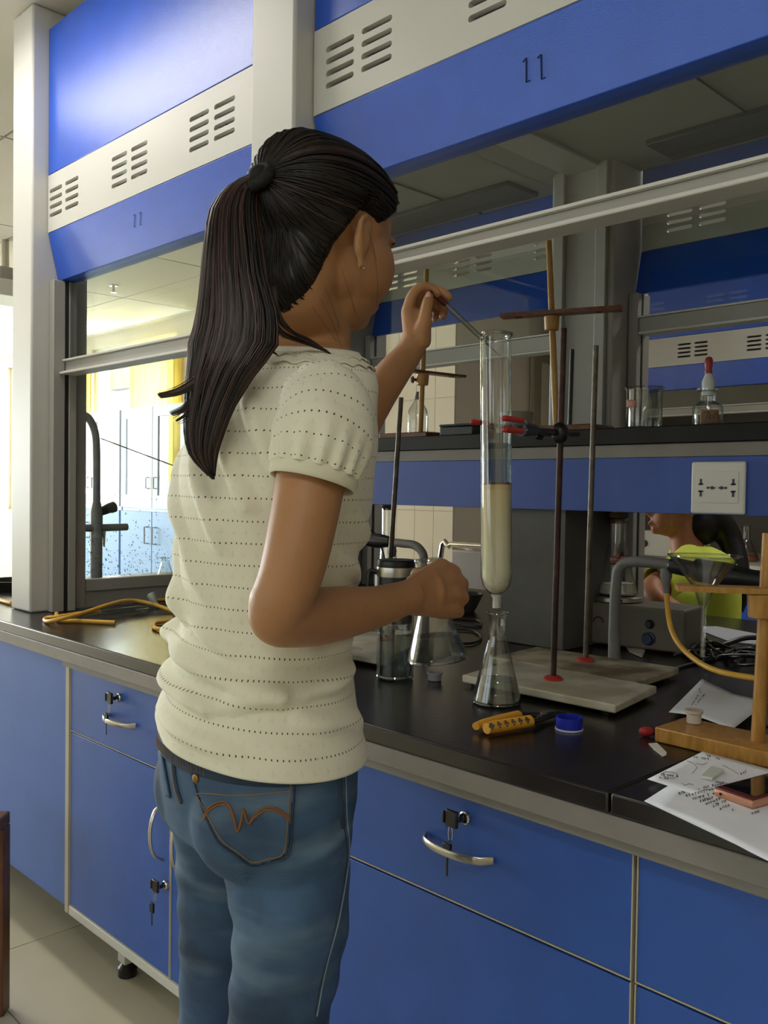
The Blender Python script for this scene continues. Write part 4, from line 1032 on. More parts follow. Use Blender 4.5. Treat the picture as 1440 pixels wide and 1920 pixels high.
# shelf things
def on_shelf(px_, py_, y=1.80): p = at_y(px_, py_, y); p.z = SZ+.0006; return p
p = on_shelf(1207, 808, 1.78); sc_ = proj(p)[2]/1700; R = 33*sc_; H = up_z(p, 728)-SZ
BKG = glass('beaker_glass', tint=(.86, .88, .88), edge=(.5, .52, .52), rough=.08, k=2.2, add=.07)
t = thing('glass_beaker', 'clear glass beaker with faded red label on the shelf against the blue far hood', 'beaker', p)
o = shell([(R*.94, 0), (R, .004), (R, H-.006), (R*1.09, H)], p, 'glass_body', t, BKG, th=.0015)
MB().tube([p+Vector((R*1.09*math.cos(a_), R*1.09*math.sin(a_), H)) for a_ in np.linspace(0, 2*PI, 37)[:-1]], .0013, 6, closed=True).build('rim', VESR, t)
bvb = bvh_of(o); patch('faded_label', mat('faded_red', '#a4746a', .8), t, bvb, [(1175, 750), (1193, 750), (1193, 765), (1175, 763)], 4, 3)
sp_ = Vector((-RGT.x, -RGT.y, 0)).normalized(); MB().tube([p+sp_*R*1.0+Vector((0, 0, H-.008)), p+sp_*R*1.25+Vector((0, 0, H))], [.003, .004], 8).build('spout', VES, t)
p = on_shelf(1326, 806, 1.78); sc_ = proj(p)[2]/1700; R = 27.5*sc_; k_ = sc_
t = thing('dropper_bottle', 'clear dropper bottle with brown handwritten label and red rubber bulb', 'bottle', p)
hb = up_z(p, 760)-SZ; hn = up_z(p, 733)-SZ; ht = up_z(p, 729)-SZ
o = shell([(R*.95, 0), (R, .003), (R, hb*.86), (R*.93, hb), (R*.55, hb+.008), (R*.52, hn-.003), (R*.75, hn), (R*.75, ht)], p, 'glass_body', t, th=.0016)
MB().lathe([(R-.0022, .002), (R-.0022, hb*.5), (.001, hb*.5)], p, 32).build('liquid', LIQ, t)
z1, z2, z3 = up_z(p, 716)-SZ, up_z(p, 701)-SZ, up_z(p, 669)-SZ
MB().lathe([(R*.4, hn-.01), (R*.42, ht+.001), (R*.42, z1), (R*.2, z2)], p, 24).build('ground_stopper', mat('frosted_white', '#c5c8c4', .4), t)
MB().tube([p+Vector((0, 0, .012)), p+Vector((0, 0, hn))], .003, 10).build('dropper_tube', VES, t)
MB().lathe([(R*.24, z2), (R*.27, z2+.004), (R*.22, z2+.008), (R*.27, z2+.016), (R*.27, z3-.008), (R*.2, z3-.002), (.001, z3)], p, 24).build('rubber_bulb', mat('red_bulb', '#8e1f22', .4), t)
bvb = bvh_of(o); lb = patch('paper_label', mat('brown_label', '#8d7257', .8), t, bvb, [(1314, 768), (1347, 768), (1347, 796), (1312, 797)], 8, 4)
bvb = bvh_of(lb) if lb else bvb
for P_ in ([(1317, 774), (1316, 786)], [(1321, 774), (1327, 773), (1324, 786)], [(1330, 772), (1330, 787)], [(1334, 778), (1331, 781), (1334, 785), (1337, 781), (1334, 778)], [(1340, 772), (1340, 786)], [(1343, 774), (1346, 784)]):
    line_on('label_writing', BLACKP, t, bvb, P_, r=.0005, off=.0004)
p = on_shelf(783, 806, 1.84); sc_ = proj(p)[2]/1700; R = 20*sc_; hb = up_z(p, 768)-SZ; hn = up_z(p, 752)-SZ; ht = up_z(p, 735)-SZ
t = thing('reagent_bottle', 'small round-shouldered clear bottle behind the left wooden post on the shelf', 'bottle', p)
shell([(R*.95, 0), (R, .003), (R, hb*.8), (R*.85, hb), (R*.35, hn), (R*.3, hn+.004)], p, 'glass_body', t)
MB().lathe([(R*.34, hn+.0045), (R*.36, hn+.006), (R*.36, hn+.012), (R*.28, hn+.013), (R*.2, ht)], p, 20).build('ribbed_stopper', mat('brownish_plastic', '#7c6a5b', .5), t)
a, b = at_y(831, 812, 1.76), at_y(893, 812, 1.76)
t = thing('plastic_box', 'low dark navy box on the shelf left of the glass column', 'box', (a.x, 1.76, SZ))
zz_ = up_z((a.x, 1.76), 797)
MB().box(a.x, b.x, 1.745, 1.84, SZ+.0005, zz_-.006).build('box_body', mat('navy_box', '#12202e', .4), t, bevel=.003)
MB().box(a.x-.001, b.x+.001, 1.744, 1.841, zz_-.0058, zz_).build('box_lid', mat('navy_box', '#12202e', .4), t, bevel=.002)
p = on_shelf(968, 803, 1.86); sc_ = proj(p)[2]/1700; H = up_z(p, 774)-SZ
t = thing('porcelain_cup', 'grey tapered porcelain cup on the shelf just right of the glass column', 'cup', p)
MB().lathe([(.001, 0), (26*sc_, 0), (32*sc_, H), (30*sc_, H), (24*sc_, .003), (.001, .003)], p, 36).build('cup_body', mat('grey_porcelain', '#8b8478', .6), t)
MB().tube([p+Vector((31*sc_*math.cos(a_), 31*sc_*math.sin(a_), H)) for a_ in np.linspace(0, 2*PI, 37)[:-1]], .001, 6, closed=True).build('cup_lip', mat('grey_porcelain', '#8b8478', .6), t)

# hotplate stirrer under the shelf, with flask
fl_ = at_z(1059, 1204, BZ); fr_ = at_z(1235, 1226, BZ)
dv = (fr_-fl_); dv.z = 0; Lh = dv.length; dv.normalize(); nv_ = Vector((-dv.y, dv.x, 0));
if nv_.dot(FWD) < 0: nv_ = -nv_
zt = up_z(fl_, 1124); Hh = zt-BZ
t = thing('magnetic_stirrer', 'grey box magnetic stirrer with round steel plate on the bench under the shelf', 'stirrer', fl_)
GB = mat('stirrer_grey', '#6b6657', .5, var=.05)
wd = Lh*1.25; dp = .13
c0 = fl_+Vector((0, 0, .006))
P4 = [c0, c0+dv*wd, c0+dv*wd+nv_*dp, c0+nv_*dp]
MB().prism(P4, (0, 0, Hh-.006)).build('housing', GB, t, bevel=.006, seg=3)
for (u_, v_) in ((.01, .01), (wd-.01, .01), (.01, dp-.01), (wd-.01, dp-.01)):
    q = c0+dv*u_+nv_*v_; MB().lathe([(.008, -.0055), (.009, .0)], q, 12).build('rubber_foot', BLACKP, t)
def on_face(px_, py_):  # hit the stirrer front plane
    d = ray(px_, py_); n0 = nv_; s_ = (c0-CAM).dot(n0)/d.dot(n0); return CAM+d*s_
for (px_, py_, r_, m_, nm) in ((1219, 1170, .010, BLACKP, 'speed_knob'), (1217, 1197, .015, mat('blue_knob', '#20304f', .4), 'heat_knob')):
    q = on_face(px_, py_); MB().lathe([(r_, -.001), (r_, .006), (r_*.75, .008), (r_*.7, .014), (.001, .014)], q, 20, axis=-nv_).build(nm, m_, t)
q = on_face(1122, 1166); mb = MB()
mb.tube([q+dv*(.012*math.cos(a_))+Vector((0, 0, .012*math.sin(a_)))-nv_*.0008 for a_ in np.linspace(0, PI, 13)], .0022, 6); mb.build('arc_mark', mat('maroon_mark', '#5a2a2a', .6), t)
for k_ in range(3):
    q2 = on_face(1122, 1178+6*k_); MB().tube([q2-dv*.014-nv_*.0006, q2+dv*.014-nv_*.0006], .0008, 5).build('printed_strip', mat('print_brown', '#7c6a5c', .7), t)
uu_ = .05
for _ in range(30):
    pc = c0+dv*uu_+nv_*.065; pc.z = zt; uu_ += (1156-proj(pc)[0])*.0005
sc_ = proj(pc)[2]/1700; R = 50*sc_
MB().lathe([(R*.94, 0.0003), (R, .003), (R, .012), (R*.97, .0145), (.001, .0145)], (pc.x, pc.y, zt), 44).build('top_plate', STEEL, t)
q = Vector((pc.x, pc.y, zt+.0075))-Vector((FWD.x, FWD.y, 0)).normalized()*(R-.001)-RGT*.006
MB().lathe([(.0035, 0), (.0035, .002)], q, 12, axis=-FWD).build('plate_screw', BLACKP, t)
fz = zt+.0151; sc_ = proj(pc)[2]/1700
flask((pc.x, pc.y, fz), 38*sc_, (min(up_z(pc, 972), 1.158)-fz), 15.5*sc_, 'corked conical flask with milky contents standing on the stirrer plate', liquid=.028, lm=mat('milky_film', '#b7b2a4', .6), cork=True, nh=.36)
# right gooseneck: grey pipe, black union, hose
def tz(px_, py_, y=1.66): return at_y(px_, py_, y)
b0 = tz(1152, 1235); b0.z = BZ+.001
t = thing('gas_tap', 'grey bent laboratory pipe tap with black union in front of the stirrer', 'tap', b0)
MB().tube([b0, tz(1152, 1150), tz(1156, 1090), tz(1160, 1068), tz(1172, 1056), tz(1192, 1053), tz(1225, 1055), tz(1262, 1060)], [.0135, .011, .011, .0112, .0112, .0112, .0115, .012], 18, smooth=4).build('pipe', GREYP, t)
MB().tube([tz(1258, 1059), tz(1262, 1060), tz(1300, 1068), tz(1310, 1069)], [.014, .0165, .0165, .014], 20).build('union_nut', BLACKP, t)
MB().tube([tz(1305, 1068), tz(1360, 1078), tz(1410, 1085), tz(1460, 1092)], [.022, .024, .017, .017], 20).build('rear_pipe', BLACKP, t)
MB().tube([tz(1248, 1062), tz(1249, 1080), tz(1249, 1092), tz(1250, 1112)], [.009, .012, .008, .006], 16).build('nozzle', GREYP, t)
t2 = thing('gas_tap_bracket', 'reddish translucent bottle edge against the flask by the grey pipe', 'clip', tz(1150, 1045))
MB().tube([tz(1148, 1051, 1.70), tz(1178, 1049, 1.70)], .010, 10).build('clip_body', mat('brown_red_plastic', '#6e4640', .4), t2)
MB().tube([tz(1160, 1044, 1.70), tz(1166, 1044, 1.70)], .0108, 10).build('clip_band', mat('maroon_mark', '#5a2a2a', .6), t2)
hose([tz(1250, 1108), tz(1251, 1130), tz(1256, 1170), tz(1268, 1200, 1.64), tz(1290, 1226, 1.60), tz(1325, 1250, 1.56), tz(1370, 1264, 1.54), tz(1450, 1276, 1.53)], 'orange-yellow hose hanging from the grey tap nozzle and curving right', r=.0052)
hose([zb_(1170, 1280, zz-.002), zb_(1240, 1262, zz-.002), zb_(1320, 1240, zz-.002), zb_(1460, 1215, zz-.002)], 'black cable lying under the orange hose', r=.004, m=BLACKP, name='black_cable', cat='cable')
hose([zb_(1285, 1200, zz+.001), zb_(1330, 1216, zz+.001), zb_(1400, 1196, zz+.02), zb_(1460, 1200, zz+.001)], 'black cable coil right of the stirrer', r=.006, m=BLACKP, name='black_cable', cat='cable')
hose([zb_(850, 1160, zz-.002), zb_(895, 1163, zz-.002), zb_(900, 1174, zz-.002), zb_(870, 1172, zz-.002), zb_(840, 1168, zz-.002)], 'thin black cable loop behind the held flask, farther one', r=.0032, m=BLACKP, name='black_cable', cat='cable')
hose([zb_(845, 1180, zz-.002), zb_(885, 1182, zz-.002), zb_(902, 1195, zz-.002), zb_(885, 1206, zz-.002), zb_(850, 1206, zz-.002)], 'thin black cable loop behind the held flask, nearer one', r=.0032, m=BLACKP, name='black_cable', cat='cable')
tag(MB().prism([zb_(1168, 1206, BZ+.001), zb_(1186, 1202, BZ+.001), zb_(1210, 1222, BZ+.001), zb_(1204, 1234, BZ+.001), zb_(1180, 1224, BZ+.001)], (0, 0, .004)).build('crumpled_tissue', mat('tissue', '#b4b3ab', .9, bump=.6, bscale=60), None, bevel=.0015), 'small crumpled white tissue in front of the stirrer', 'tissue')
rc_ = random.Random(21); tang = MB()
for k_ in range(8):
    x0_, y0_ = 1262+rc_.uniform(0, 60), 1196+rc_.uniform(0, 34)
    tang.tube([zb_(x0_+i*rc_.uniform(22, 34), y0_+rc_.uniform(-13, 13)+i*3, BZ+.004+rc_.uniform(.0, .012)+.002*k_) for i in range(7)], .0032, 8, smooth=6)
o = tag(tang.build('cable_tangle', BLACKP, None), 'tangle of thin black cables on the dark bench under the glass funnel', 'cables'); o['kind'] = 'stuff'
# white paper on rear bench, right
pts = [at_z(1296, 1163, BZ+.02), at_z(1345, 1163, BZ+.02), at_z(1430, 1178, BZ+.02), at_z(1428, 1196, BZ+.02), at_z(1370, 1190, BZ+.02)]
tag(MB().prism([Vector((q.x, q.y, BZ+.0006)) for q in pts], (0, 0, .003)).build('folded_cloth', mat('grey_white', '#c9cbd2', .9), None, bevel=.001), 'folded white cloth on the bench behind the glass funnel stem', 'cloth')
# evaporating bowl
p = zb_(871, 1144); p = Vector((at_y(871, 1144, 2.05).x, 2.05, BZ)); sc_ = proj(p)[2]/1700; 
bz0 = up_z(p, 1145)
p = at_z(871, 1146, BZ); sc_ = proj(p)[2]/1700; H = up_z(p, 1113)-BZ
t = thing('porcelain_bowl', 'dark grey bowl on the bench behind the woman\'s lower fist', 'bowl', p)
GP = mat('dark_bowl', '#4b4740', .5)
MB().lathe([(.001, .0005), (18*sc_, .0005), (24*sc_, H*.3), (31*sc_, H*.75), (34*sc_, H), (32*sc_, H), (22*sc_, H*.3), (.001, .004)], p, 36).build('bowl_body', GP, t)
MB().tube([p+Vector((33*sc_*math.cos(a_), 33*sc_*math.sin(a_), H)) for a_ in np.linspace(0, 2*PI, 37)[:-1]], .0018, 6, closed=True).build('bowl_rim', GP, t)
# left rear group: tap, corked flask, pump
p = at_z(725, 1120, BZ); p = Vector((at_y(728, 1000, 2.2).x, 2.2, BZ+.0006)); sc_ = proj(p)[2]/1700
flask(p, .04, up_z(p, 950)-BZ, 12.5*sc_, 'tall corked conical flask behind the iron rod and black tap union', cork=True, nh=.4)
def ty(px_, py_, y=1.95): return at_y(px_, py_, y)
b0 = ty(800, 1060, 1.62); b0.z = BZ+.001
Y2 = 1.62
t = thing('gas_tap', 'grey pipe tap with black union seen above the black-lidded tumbler', 'tap', b0)
MB().tube([ty(796, 1110, Y2), ty(795, 1050, Y2), ty(789, 1032, Y2), ty(776, 1022, Y2), ty(755, 1019, Y2), ty(730, 1016, Y2)], [.0105]*6, 16, smooth=4).build('pipe', GREYP, t)
q_ = ty(796, 1110, Y2); MB().cyl((q_.x, q_.y, BZ+.001), q_, .0125, n=16).build('pipe_foot', GREYP, t)
MB().tube([ty(733, 1016, Y2), ty(710, 1014, Y2), ty(690, 1012, Y2)], [.013, .019, .017], 18).build('union_nut', BLACKP, t)
MB().tube([ty(735, 1018, Y2), ty(735, 1034, Y2), ty(735, 1044, Y2)], [.009, .012, .008], 14).build('nozzle', GREYP, t)
p = at_z(690, 1180, BZ)
t = thing('vacuum_pump', 'grey pump body with white cap between the blouse and the tumbler', 'pump', p)
MB().lathe([(.05, .001), (.05, .14), (.042, .155), (.001, .155)], (p.x-.03, p.y+.12, BZ), 28).build('pump_body', GB, t)
MB().lathe([(.015, .1551), (.015, .175), (.001, .175)], (p.x-.02, p.y+.09, BZ), 20).build('white_cap', WHITE, t)
tag(MB().tube([ty(690, 990, 1.9), ty(706, 1005, 1.9), ty(718, 1035, 1.9), ty(722, 1060, 1.9)], .003, 8, smooth=4).build('black_cable', BLACKP, None), 'thin black cable curving down behind the left iron rod', 'cable')
p = at_y(690, 975, 3.3)
t = thing('fire_extinguisher', 'red cylinder glimpsed between the blouse and the corked flask', 'extinguisher', (p.x-.06, 3.3, 0))
MB().lathe([(.08, .002), (.085, .02), (.085, .95), (.06, 1.06), (.03, 1.12), (.001, 1.12)], (p.x-.06, 3.3, 0), 28).build('tank', mat('red_paint', '#a5372f', .35), t)
MB().tube([(p.x-.06, 3.3, 1.121), (p.x-.06, 3.3, 1.16), (p.x+.02, 3.3, 1.17)], .012, 10).build('valve', BLACKP, t)
# steel tube trolley beyond
Y3 = 3.15
def t3(px_, py_, y=Y3): return at_y(px_, py_, y)
t = thing('tube_chair', 'chrome tube chair with pale back in the aisle beyond, left of the column', 'chair', (t3(860, 1100).x, Y3, 0))
a0 = t3(825, 1050)
MB().tube([Vector((a0.x-.05, Y3, 0.012)), a0, t3(842, 1024), t3(855, 1021), t3(905, 1024), t3(960, 1027)], .013, 12, smooth=4).build('side_tube', CHROME, t)
MB().tube([t3(855, 1022, Y3+.3), t3(880, 1030, Y3+.3), t3(893, 1060, Y3+.3), t3(890, 1110, Y3+.3), Vector((t3(886, 1150, Y3+.3).x, Y3+.3, .012))], .012, 12, smooth=4).build('side_tube', mat('pale_tube', '#cdbdb0', .4), t)
a0, a1 = t3(846, 1030, Y3+.1), t3(955, 1110, Y3+.1)
MB().box(a0.x, a1.x, Y3+.1, Y3+.115, .55, a0.z).build('back_panel', mat('chair_grey', '#8a8178', .5), t, bevel=.01)
MB().box(a0.x, a1.x, Y3-.3, Y3+.1, .50, .53).build('seat', mat('chair_grey', '#8a8178', .5), t, bevel=.01)
for (xx_, yy_) in ((a0.x+.02, Y3-.28), (a1.x-.02, Y3-.28), (a1.x-.02, Y3+.08)): MB().cyl((xx_, yy_, .002), (xx_, yy_, .50), .012, n=12).build('leg', CHROME, t)
# far bench instruments
q = at_y(1200, 1022, FY+.05)
t = thing('balance_unit', 'pale instrument box on the far bench beside the seated person', 'instrument', (q.x, FY+.1, .857))
qa, qb = at_y(1200, 1020, FY+.05), at_y(1262, 1020, FY+.05); zt_ = up_z(qa, 994)
MB().box(qa.x, qb.x+.1, FY+.05, FY+.3, .8575, zt_).build('housing', WHITE, t, bevel=.01)
MB().lathe([(.02, 0), (.02, .012)], (at_y(1209, 1012, FY+.05).x, FY+.0499, (zt_+.857)/2), 14, axis=(0, -1, 0)).build('dial', BLACKP, t)
q = Vector((at_y(1398, 1040, FY+.2).x, FY+.2, .8575)); flask(q, .07, up_z(q, 985)-.8575, .022, 'large faint flask with orange residue on the far bench, right', liquid=.03, lm=mat('orange_liquid', '#a5522c', .5), nh=.4)
# wooden stool edge at the far left foreground
q = at_d(-22, 1566, 1.95)
t = thing('wooden_stool', 'brown wooden stool, only its edge showing at the lower left border', 'stool', (q.x, q.y, 0))
xs_ = Vector((-.15, 0, 0)); ctr = at_d(-34, 1566, 1.95)-Vector((RGT.x, RGT.y, 0)).normalized()*.15
M_ = basis((RGT.x, RGT.y, 0), (-RGT.y, RGT.x, 0), (0, 0, 1), (ctr.x, ctr.y, 0))
WS = mat('stool_brown', '#6b3f22', .45, var=.2, vscale=14)
MB(M_).box(-.15, .15, -.15, .15, q.z-.03, q.z).build('seat', WS, t, bevel=.004)
for a_ in (-1, 1):
    for b_ in (-1, 1): MB(M_).box(a_*.13-.02, a_*.13+.02, b_*.13-.02, b_*.13+.02, .001, q.z-.0305).build('leg', WS, t, bevel=.002)
MB(M_).box(-.109, .109, -.145, -.125, .2, .24).build('stretcher', WS, t, bevel=.002)

# ================================================================== PEOPLE
GR = Vector((_R0.x, _R0.y, 0)).normalized(); GF = Vector((-GR.y, GR.x, 0))      # image right / into the picture, both level
ZV = Vector((0, 0, 1))
def gp(u, d, z): return Vector((GR.x*u+GF.x*d, GR.y*u+GF.y*d, z))               # u right of the view axis, d distance along it
def pu(px_, py_, d):                                                          # pixel at distance d
    return at_d(px_, py_, d)
def interp(tab, z):
    ks = [r[0] for r in tab]; return [float(np.interp(z, ks, [r[i] for r in tab])) for i in range(1, len(tab[0]))]
def smooth_tab(tab, z, w=.012):
    a = [interp(tab, z+q) for q in (-w, -w/2, 0, w/2, w)]; return [sum(c)/5 for c in zip(*a)]
al = math.radians(32)
FH = (GR*math.cos(al)+GF*math.sin(al)); RH = (GR*math.sin(al)-GF*math.cos(al))    # her facing direction / her right side
# torso table: z, centre u, centre d, half width A, half depth B
TOR = [(.86, -.146, 1.062, .160, .115), (.925, -.146, 1.060, .162, .115), (.95, -.147, 1.060, .157, .112), (.985, -.146, 1.06, .150, .107), (1.02, -.141, 1.06, .138, .102), (1.06, -.1375, 1.06, .124, .098),
       (1.14, -.136, 1.062, .133, .102), (1.20, -.132, 1.066, .152, .112), (1.25, -.130, 1.07, .160, .108), (1.30, -.124, 1.075, .166, .098), (1.335, -.118, 1.08, .162, .090), (1.352, -.113, 1.083, .145, .080), (1.366, -.107, 1.088, .112, .070), (1.378, -.101, 1.092, .082, .063), (1.40, -.095, 1.096, .062, .056)]
def tor_ring(z, th, k=1.0, add=0.):
    u, d, A, B = smooth_tab(TOR, z)
    c = gp(u, d, z); e = 2.06
    ct, st = math.cos(th), math.sin(th)
    q = (abs(ct)**e+abs(st)**e)**(-1/e)
    k = k*.945; add = add-.002
    return c+RH*(ct*q*(A*k+add))-FH*(st*q*(B*k+add))
# ---- blouse
def g(x, w): return math.exp(-(x/w)**2)
def fold(th, z):
    """soft cloth folds, metres"""
    h = 0.
    T = math.degrees(th) % 360
    if T > 180: T -= 360
    F_ = [  # (theta0, z0, theta1, z1, amp, width)
        (150, 1.055, 20, 1.005, .0085, .011), (140, 1.01, 60, .985, .0075, .010), (60, .99, -40, 1.02, .006, .011), (115, 1.10, 40, 1.035, .005, .013), (30, 1.04, -50, 1.055, .004, .012),
        (150, 1.20, 95, 1.06, .006, .014), (130, 1.26, 70, 1.09, .005, .014), (100, 1.30, 60, 1.16, .005, .013), (85, 1.335, 45, 1.20, .006, .011), (70, 1.345, 30, 1.22, .006, .010),
        (20, .985, -50, .96, .004, .012), (110, .965, 40, .945, .0045, .010), (-20, 1.19, -70, 1.15, .004, .012), (-10, 1.15, -65, 1.11, .004, .012), (-5, 1.10, -60, 1.07, .0035, .012), (170, 1.16, 120, 1.02, .006, .013)]
    sc = .0022  # metres per degree
    for (t0, z0, t1, z1, a, w) in F_:
        ax_, ay_ = t0*sc, z0; bx_, by_ = t1*sc, z1; px_, py_ = T*sc, z
        dx, dy = bx_-ax_, by_-ay_; L2 = dx*dx+dy*dy; s = ((px_-ax_)*dx+(py_-ay_)*dy)/L2; sc_ = min(1, max(0, s))
        dist = math.hypot(px_-ax_-dx*sc_, py_-ay_-dy*sc_)
        fade = min(1, max(0, (s+.15)/.3))*min(1, max(0, (1.15-s)/.3))
        h += a*(g(dist, w)-.35*g(dist-w*1.6, w))*fade
    h = h*1.7-.002
    h += .0012*math.sin(T*.11+z*60)+.0008*math.sin(T*.2-z*95)
    return h
def blouse_material():
    m = mat('blouse_knit', '#e2dfc8', .85, var=.02, vscale=14, sheen=.15)
    nt = m.node_tree; N = nt.nodes; L = nt.links; b = N['Principled BSDF']
    uv = N.new('ShaderNodeUVMap'); sep = N.new('ShaderNodeSeparateXYZ'); L.new(uv.outputs[0], sep.inputs[0])
    def M_(op, a, bv=None, c=None):
        n_ = N.new('ShaderNodeMath'); n_.operation = op
        for i, v in enumerate((a, bv, c)):
            if v is None: continue
            if isinstance(v, (int, float)): n_.inputs[i].default_value = v
            else: L.new(v, n_.inputs[i])
        return n_.outputs[0]
    U, V = sep.outputs[0], sep.outputs[1]
    row = .0235; du = .0068
    fv = M_('SUBTRACT', M_('FRACT', M_('DIVIDE', V, row)), .5)         # -0.5..0.5
    fu = M_('SUBTRACT', M_('FRACT', M_('DIVIDE', U, du)), .5)
    dv_ = M_('MULTIPLY', fv, row); du_ = M_('MULTIPLY', fu, du)
    dd = M_('SQRT', M_('ADD', M_('POWER', M_('MULTIPLY', M_('ABSOLUTE', dv_), .8), 2), M_('POWER', M_('ABSOLUTE', du_), 2)))
    hole = M_('LESS_THAN', dd, .00088)
    # raised little flower bumps half way between the rows
    fv2 = M_('SUBTRACT', M_('FRACT', M_('ADD', M_('DIVIDE', V, row), .5)), .5); fu2 = M_('SUBTRACT', M_('FRACT', M_('DIVIDE', U, .0165)), .5)
    a1 = M_('MULTIPLY', fv2, row); a2 = M_('MULTIPLY', fu2, .0165)
    r_ = M_('SQRT', M_('ADD', M_('POWER', M_('ABSOLUTE', a1), 2), M_('POWER', M_('ABSOLUTE', a2), 2)))
    ang = M_('ARCTAN2', a1, a2); pet = M_('ADD', .0030, M_('MULTIPLY', M_('COSINE', M_('MULTIPLY', ang, 4)), .0011))
    bump_ = M_('MULTIPLY', M_('SMOOTH_MIN', M_('MAXIMUM', M_('SUBTRACT', pet, r_), 0), .002, .001), 260)
    nz = N.new('ShaderNodeTexNoise'); nz.inputs['Scale'].default_value = 900; tc = N.new('ShaderNodeTexCoord'); L.new(tc.outputs['Object'], nz.inputs[0])
    hsum = M_('SUBTRACT', M_('ADD', bump_, M_('MULTIPLY', nz.outputs[0], .12)), M_('MULTIPLY', hole, .6))
    bp = N.new('ShaderNodeBump'); bp.inputs['Strength'].default_value = .55; bp.inputs['Distance'].default_value = .0016; L.new(hsum, bp.inputs['Height']); L.new(bp.outputs[0], b.inputs['Normal'])
    old = b.inputs['Base Color'].links[0].from_socket
    mx = N.new('ShaderNodeMix'); mx.data_type = 'RGBA'; L.new(hole, mx.inputs[0]); L.new(old, mx.inputs[6]); mx.inputs[7].default_value = (*lin('#4a4234'), 1); L.new(mx.outputs[2], b.inputs['Base Color'])
    return m
BLM = blouse_material()
PIPING = mat('blouse_band', '#ded9c0', .85, bump=.1, bscale=500)
def uvgrid(me, nu, nv, fu, fv):
    """me: grid of quads, nu columns (closed), nv+1 rings"""
    uvl = me.uv_layers.new(name='UVMap'); i = 0
    for p in me.polygons:
        if len(p.vertices) != 4:
            i += p.loop_total; continue
        js = [(v // nu, v % nu) for v in p.vertices]; wrap = max(j[1] for j in js)-min(j[1] for j in js) > nu/2
        for li, (r_, c_) in zip(range(p.loop_start, p.loop_start+p.loop_total), js):
            cc = c_+nu if (wrap and c_ < nu/2) else c_
            uvl.data[li].uv = (fu(r_, cc), fv(r_, cc))
WOMAN = thing('person', 'woman in cream blouse and blue jeans with long ponytail, pipetting into the glass column', 'person', gp(-.15, 1.06, 0))
NU, NV = 200, 190
Z0, Z1 = .930, 1.383
rows = []
for j in range(NV+1):
    s = j/NV; ring = []
    for i in range(NU):
        th = 2*PI*i/NU
        zz_ = Z0+(Z1-Z0)*s
        # hem dips a little toward her front and right
        hem = (1-s)**5*((-.012 if math.cos(th) > 0 else -.034)*math.cos(th)+.004*math.sin(th*1.0))
        z_ = zz_+hem-.009*math.cos(th)*s**10
        f = fold(th, z_)*min(1, max(0, (1.37-z_)/.06))*min(1, (z_-Z0+.01)/.03 if z_ > Z0-.01 else 0)
        ring.append(tor_ring(max(z_, .87), th, 1.0, .003+max(-.003, f)+.005*max(0, 1-(z_-Z0)/.05))+Vector((0, 0, z_-max(z_, .87))))
    rows.append(ring)
mb = MB(); mb.rings(rows, cap=False); bl = mb.build('blouse', BLM, WOMAN, smooth=180, fix=False)
uvgrid(bl.data, NU, NV, lambda r_, c_: c_/NU*.86, lambda r_, c_: Z0+(Z1-Z0)*r_/NV+.002)
s_ = bl.modifiers.new('s', 'SOLIDIFY'); s_.thickness = .0016; s_.offset = -1
# hem and neck bands
mb = MB(); mb.tube([tor_ring(.9305+((-.012 if math.cos(a_) > 0 else -.034)*math.cos(a_)+.004*math.sin(a_)), a_, 1.0, .0025) for a_ in np.linspace(0, 2*PI, 121)[:-1]], .0022, 8, closed=True); mb.build('hem_band', PIPING, bl)
for (zc, w_, nm) in ((1.381, .009, 'collar_frill'), (1.372, .011, 'collar_frill')):
    rs = []
    for k_ in range(5):
        s = k_/4; rs.append([tor_ring(zc-w_*s-.009*math.cos(a_)+.0022*math.sin(a_*26)*s, a_, 1.0, .0035+.005*s+.0012*math.sin(a_*26+1)*s) for a_ in np.linspace(0, 2*PI, 181)[:-1]])
    mb = MB(); mb.rings(rs, cap=False); o = mb.build(nm, PIPING, bl, smooth=180, fix=False); q = o.modifiers.new('s', 'SOLIDIFY'); q.thickness = .0009
# ---- arms geometry
RS = gp(-.060, .945, 1.315)      # right shoulder
RARM = [(pu(612, 745, .95), .034), (pu(598, 800, .925), .037), (pu(586, 880, .900), .0350), (pu(566, 990, .880), .0330), (pu(546, 1075, .870), .0310), (pu(524, 1130, .868), .0285), (pu(519, 1158, .872), .0268), (pu(545, 1160, .888), .0285), (pu(590, 1156, .925), .0305), (pu(640, 1149, .962), .0285), (pu(700, 1139, 1.012), .0240), (pu(750, 1124, 1.055), .0208), (pu(772, 1117, 1.075), .0200)]
LSH = gp(-.17, 1.20, 1.315)
LARM = [(LSH, .038), (gp(-.125, 1.26, 1.29), .037), (gp(-.085, 1.32, 1.265), .034), (pu(650, 838, 1.34), .031), (pu(668, 808, 1.35), .0315), (pu(700, 752, 1.37), .030), (pu(735, 702, 1.39), .0265), (pu(762, 668, 1.405), .0225), (pu(776, 640, 1.41), .0205)]
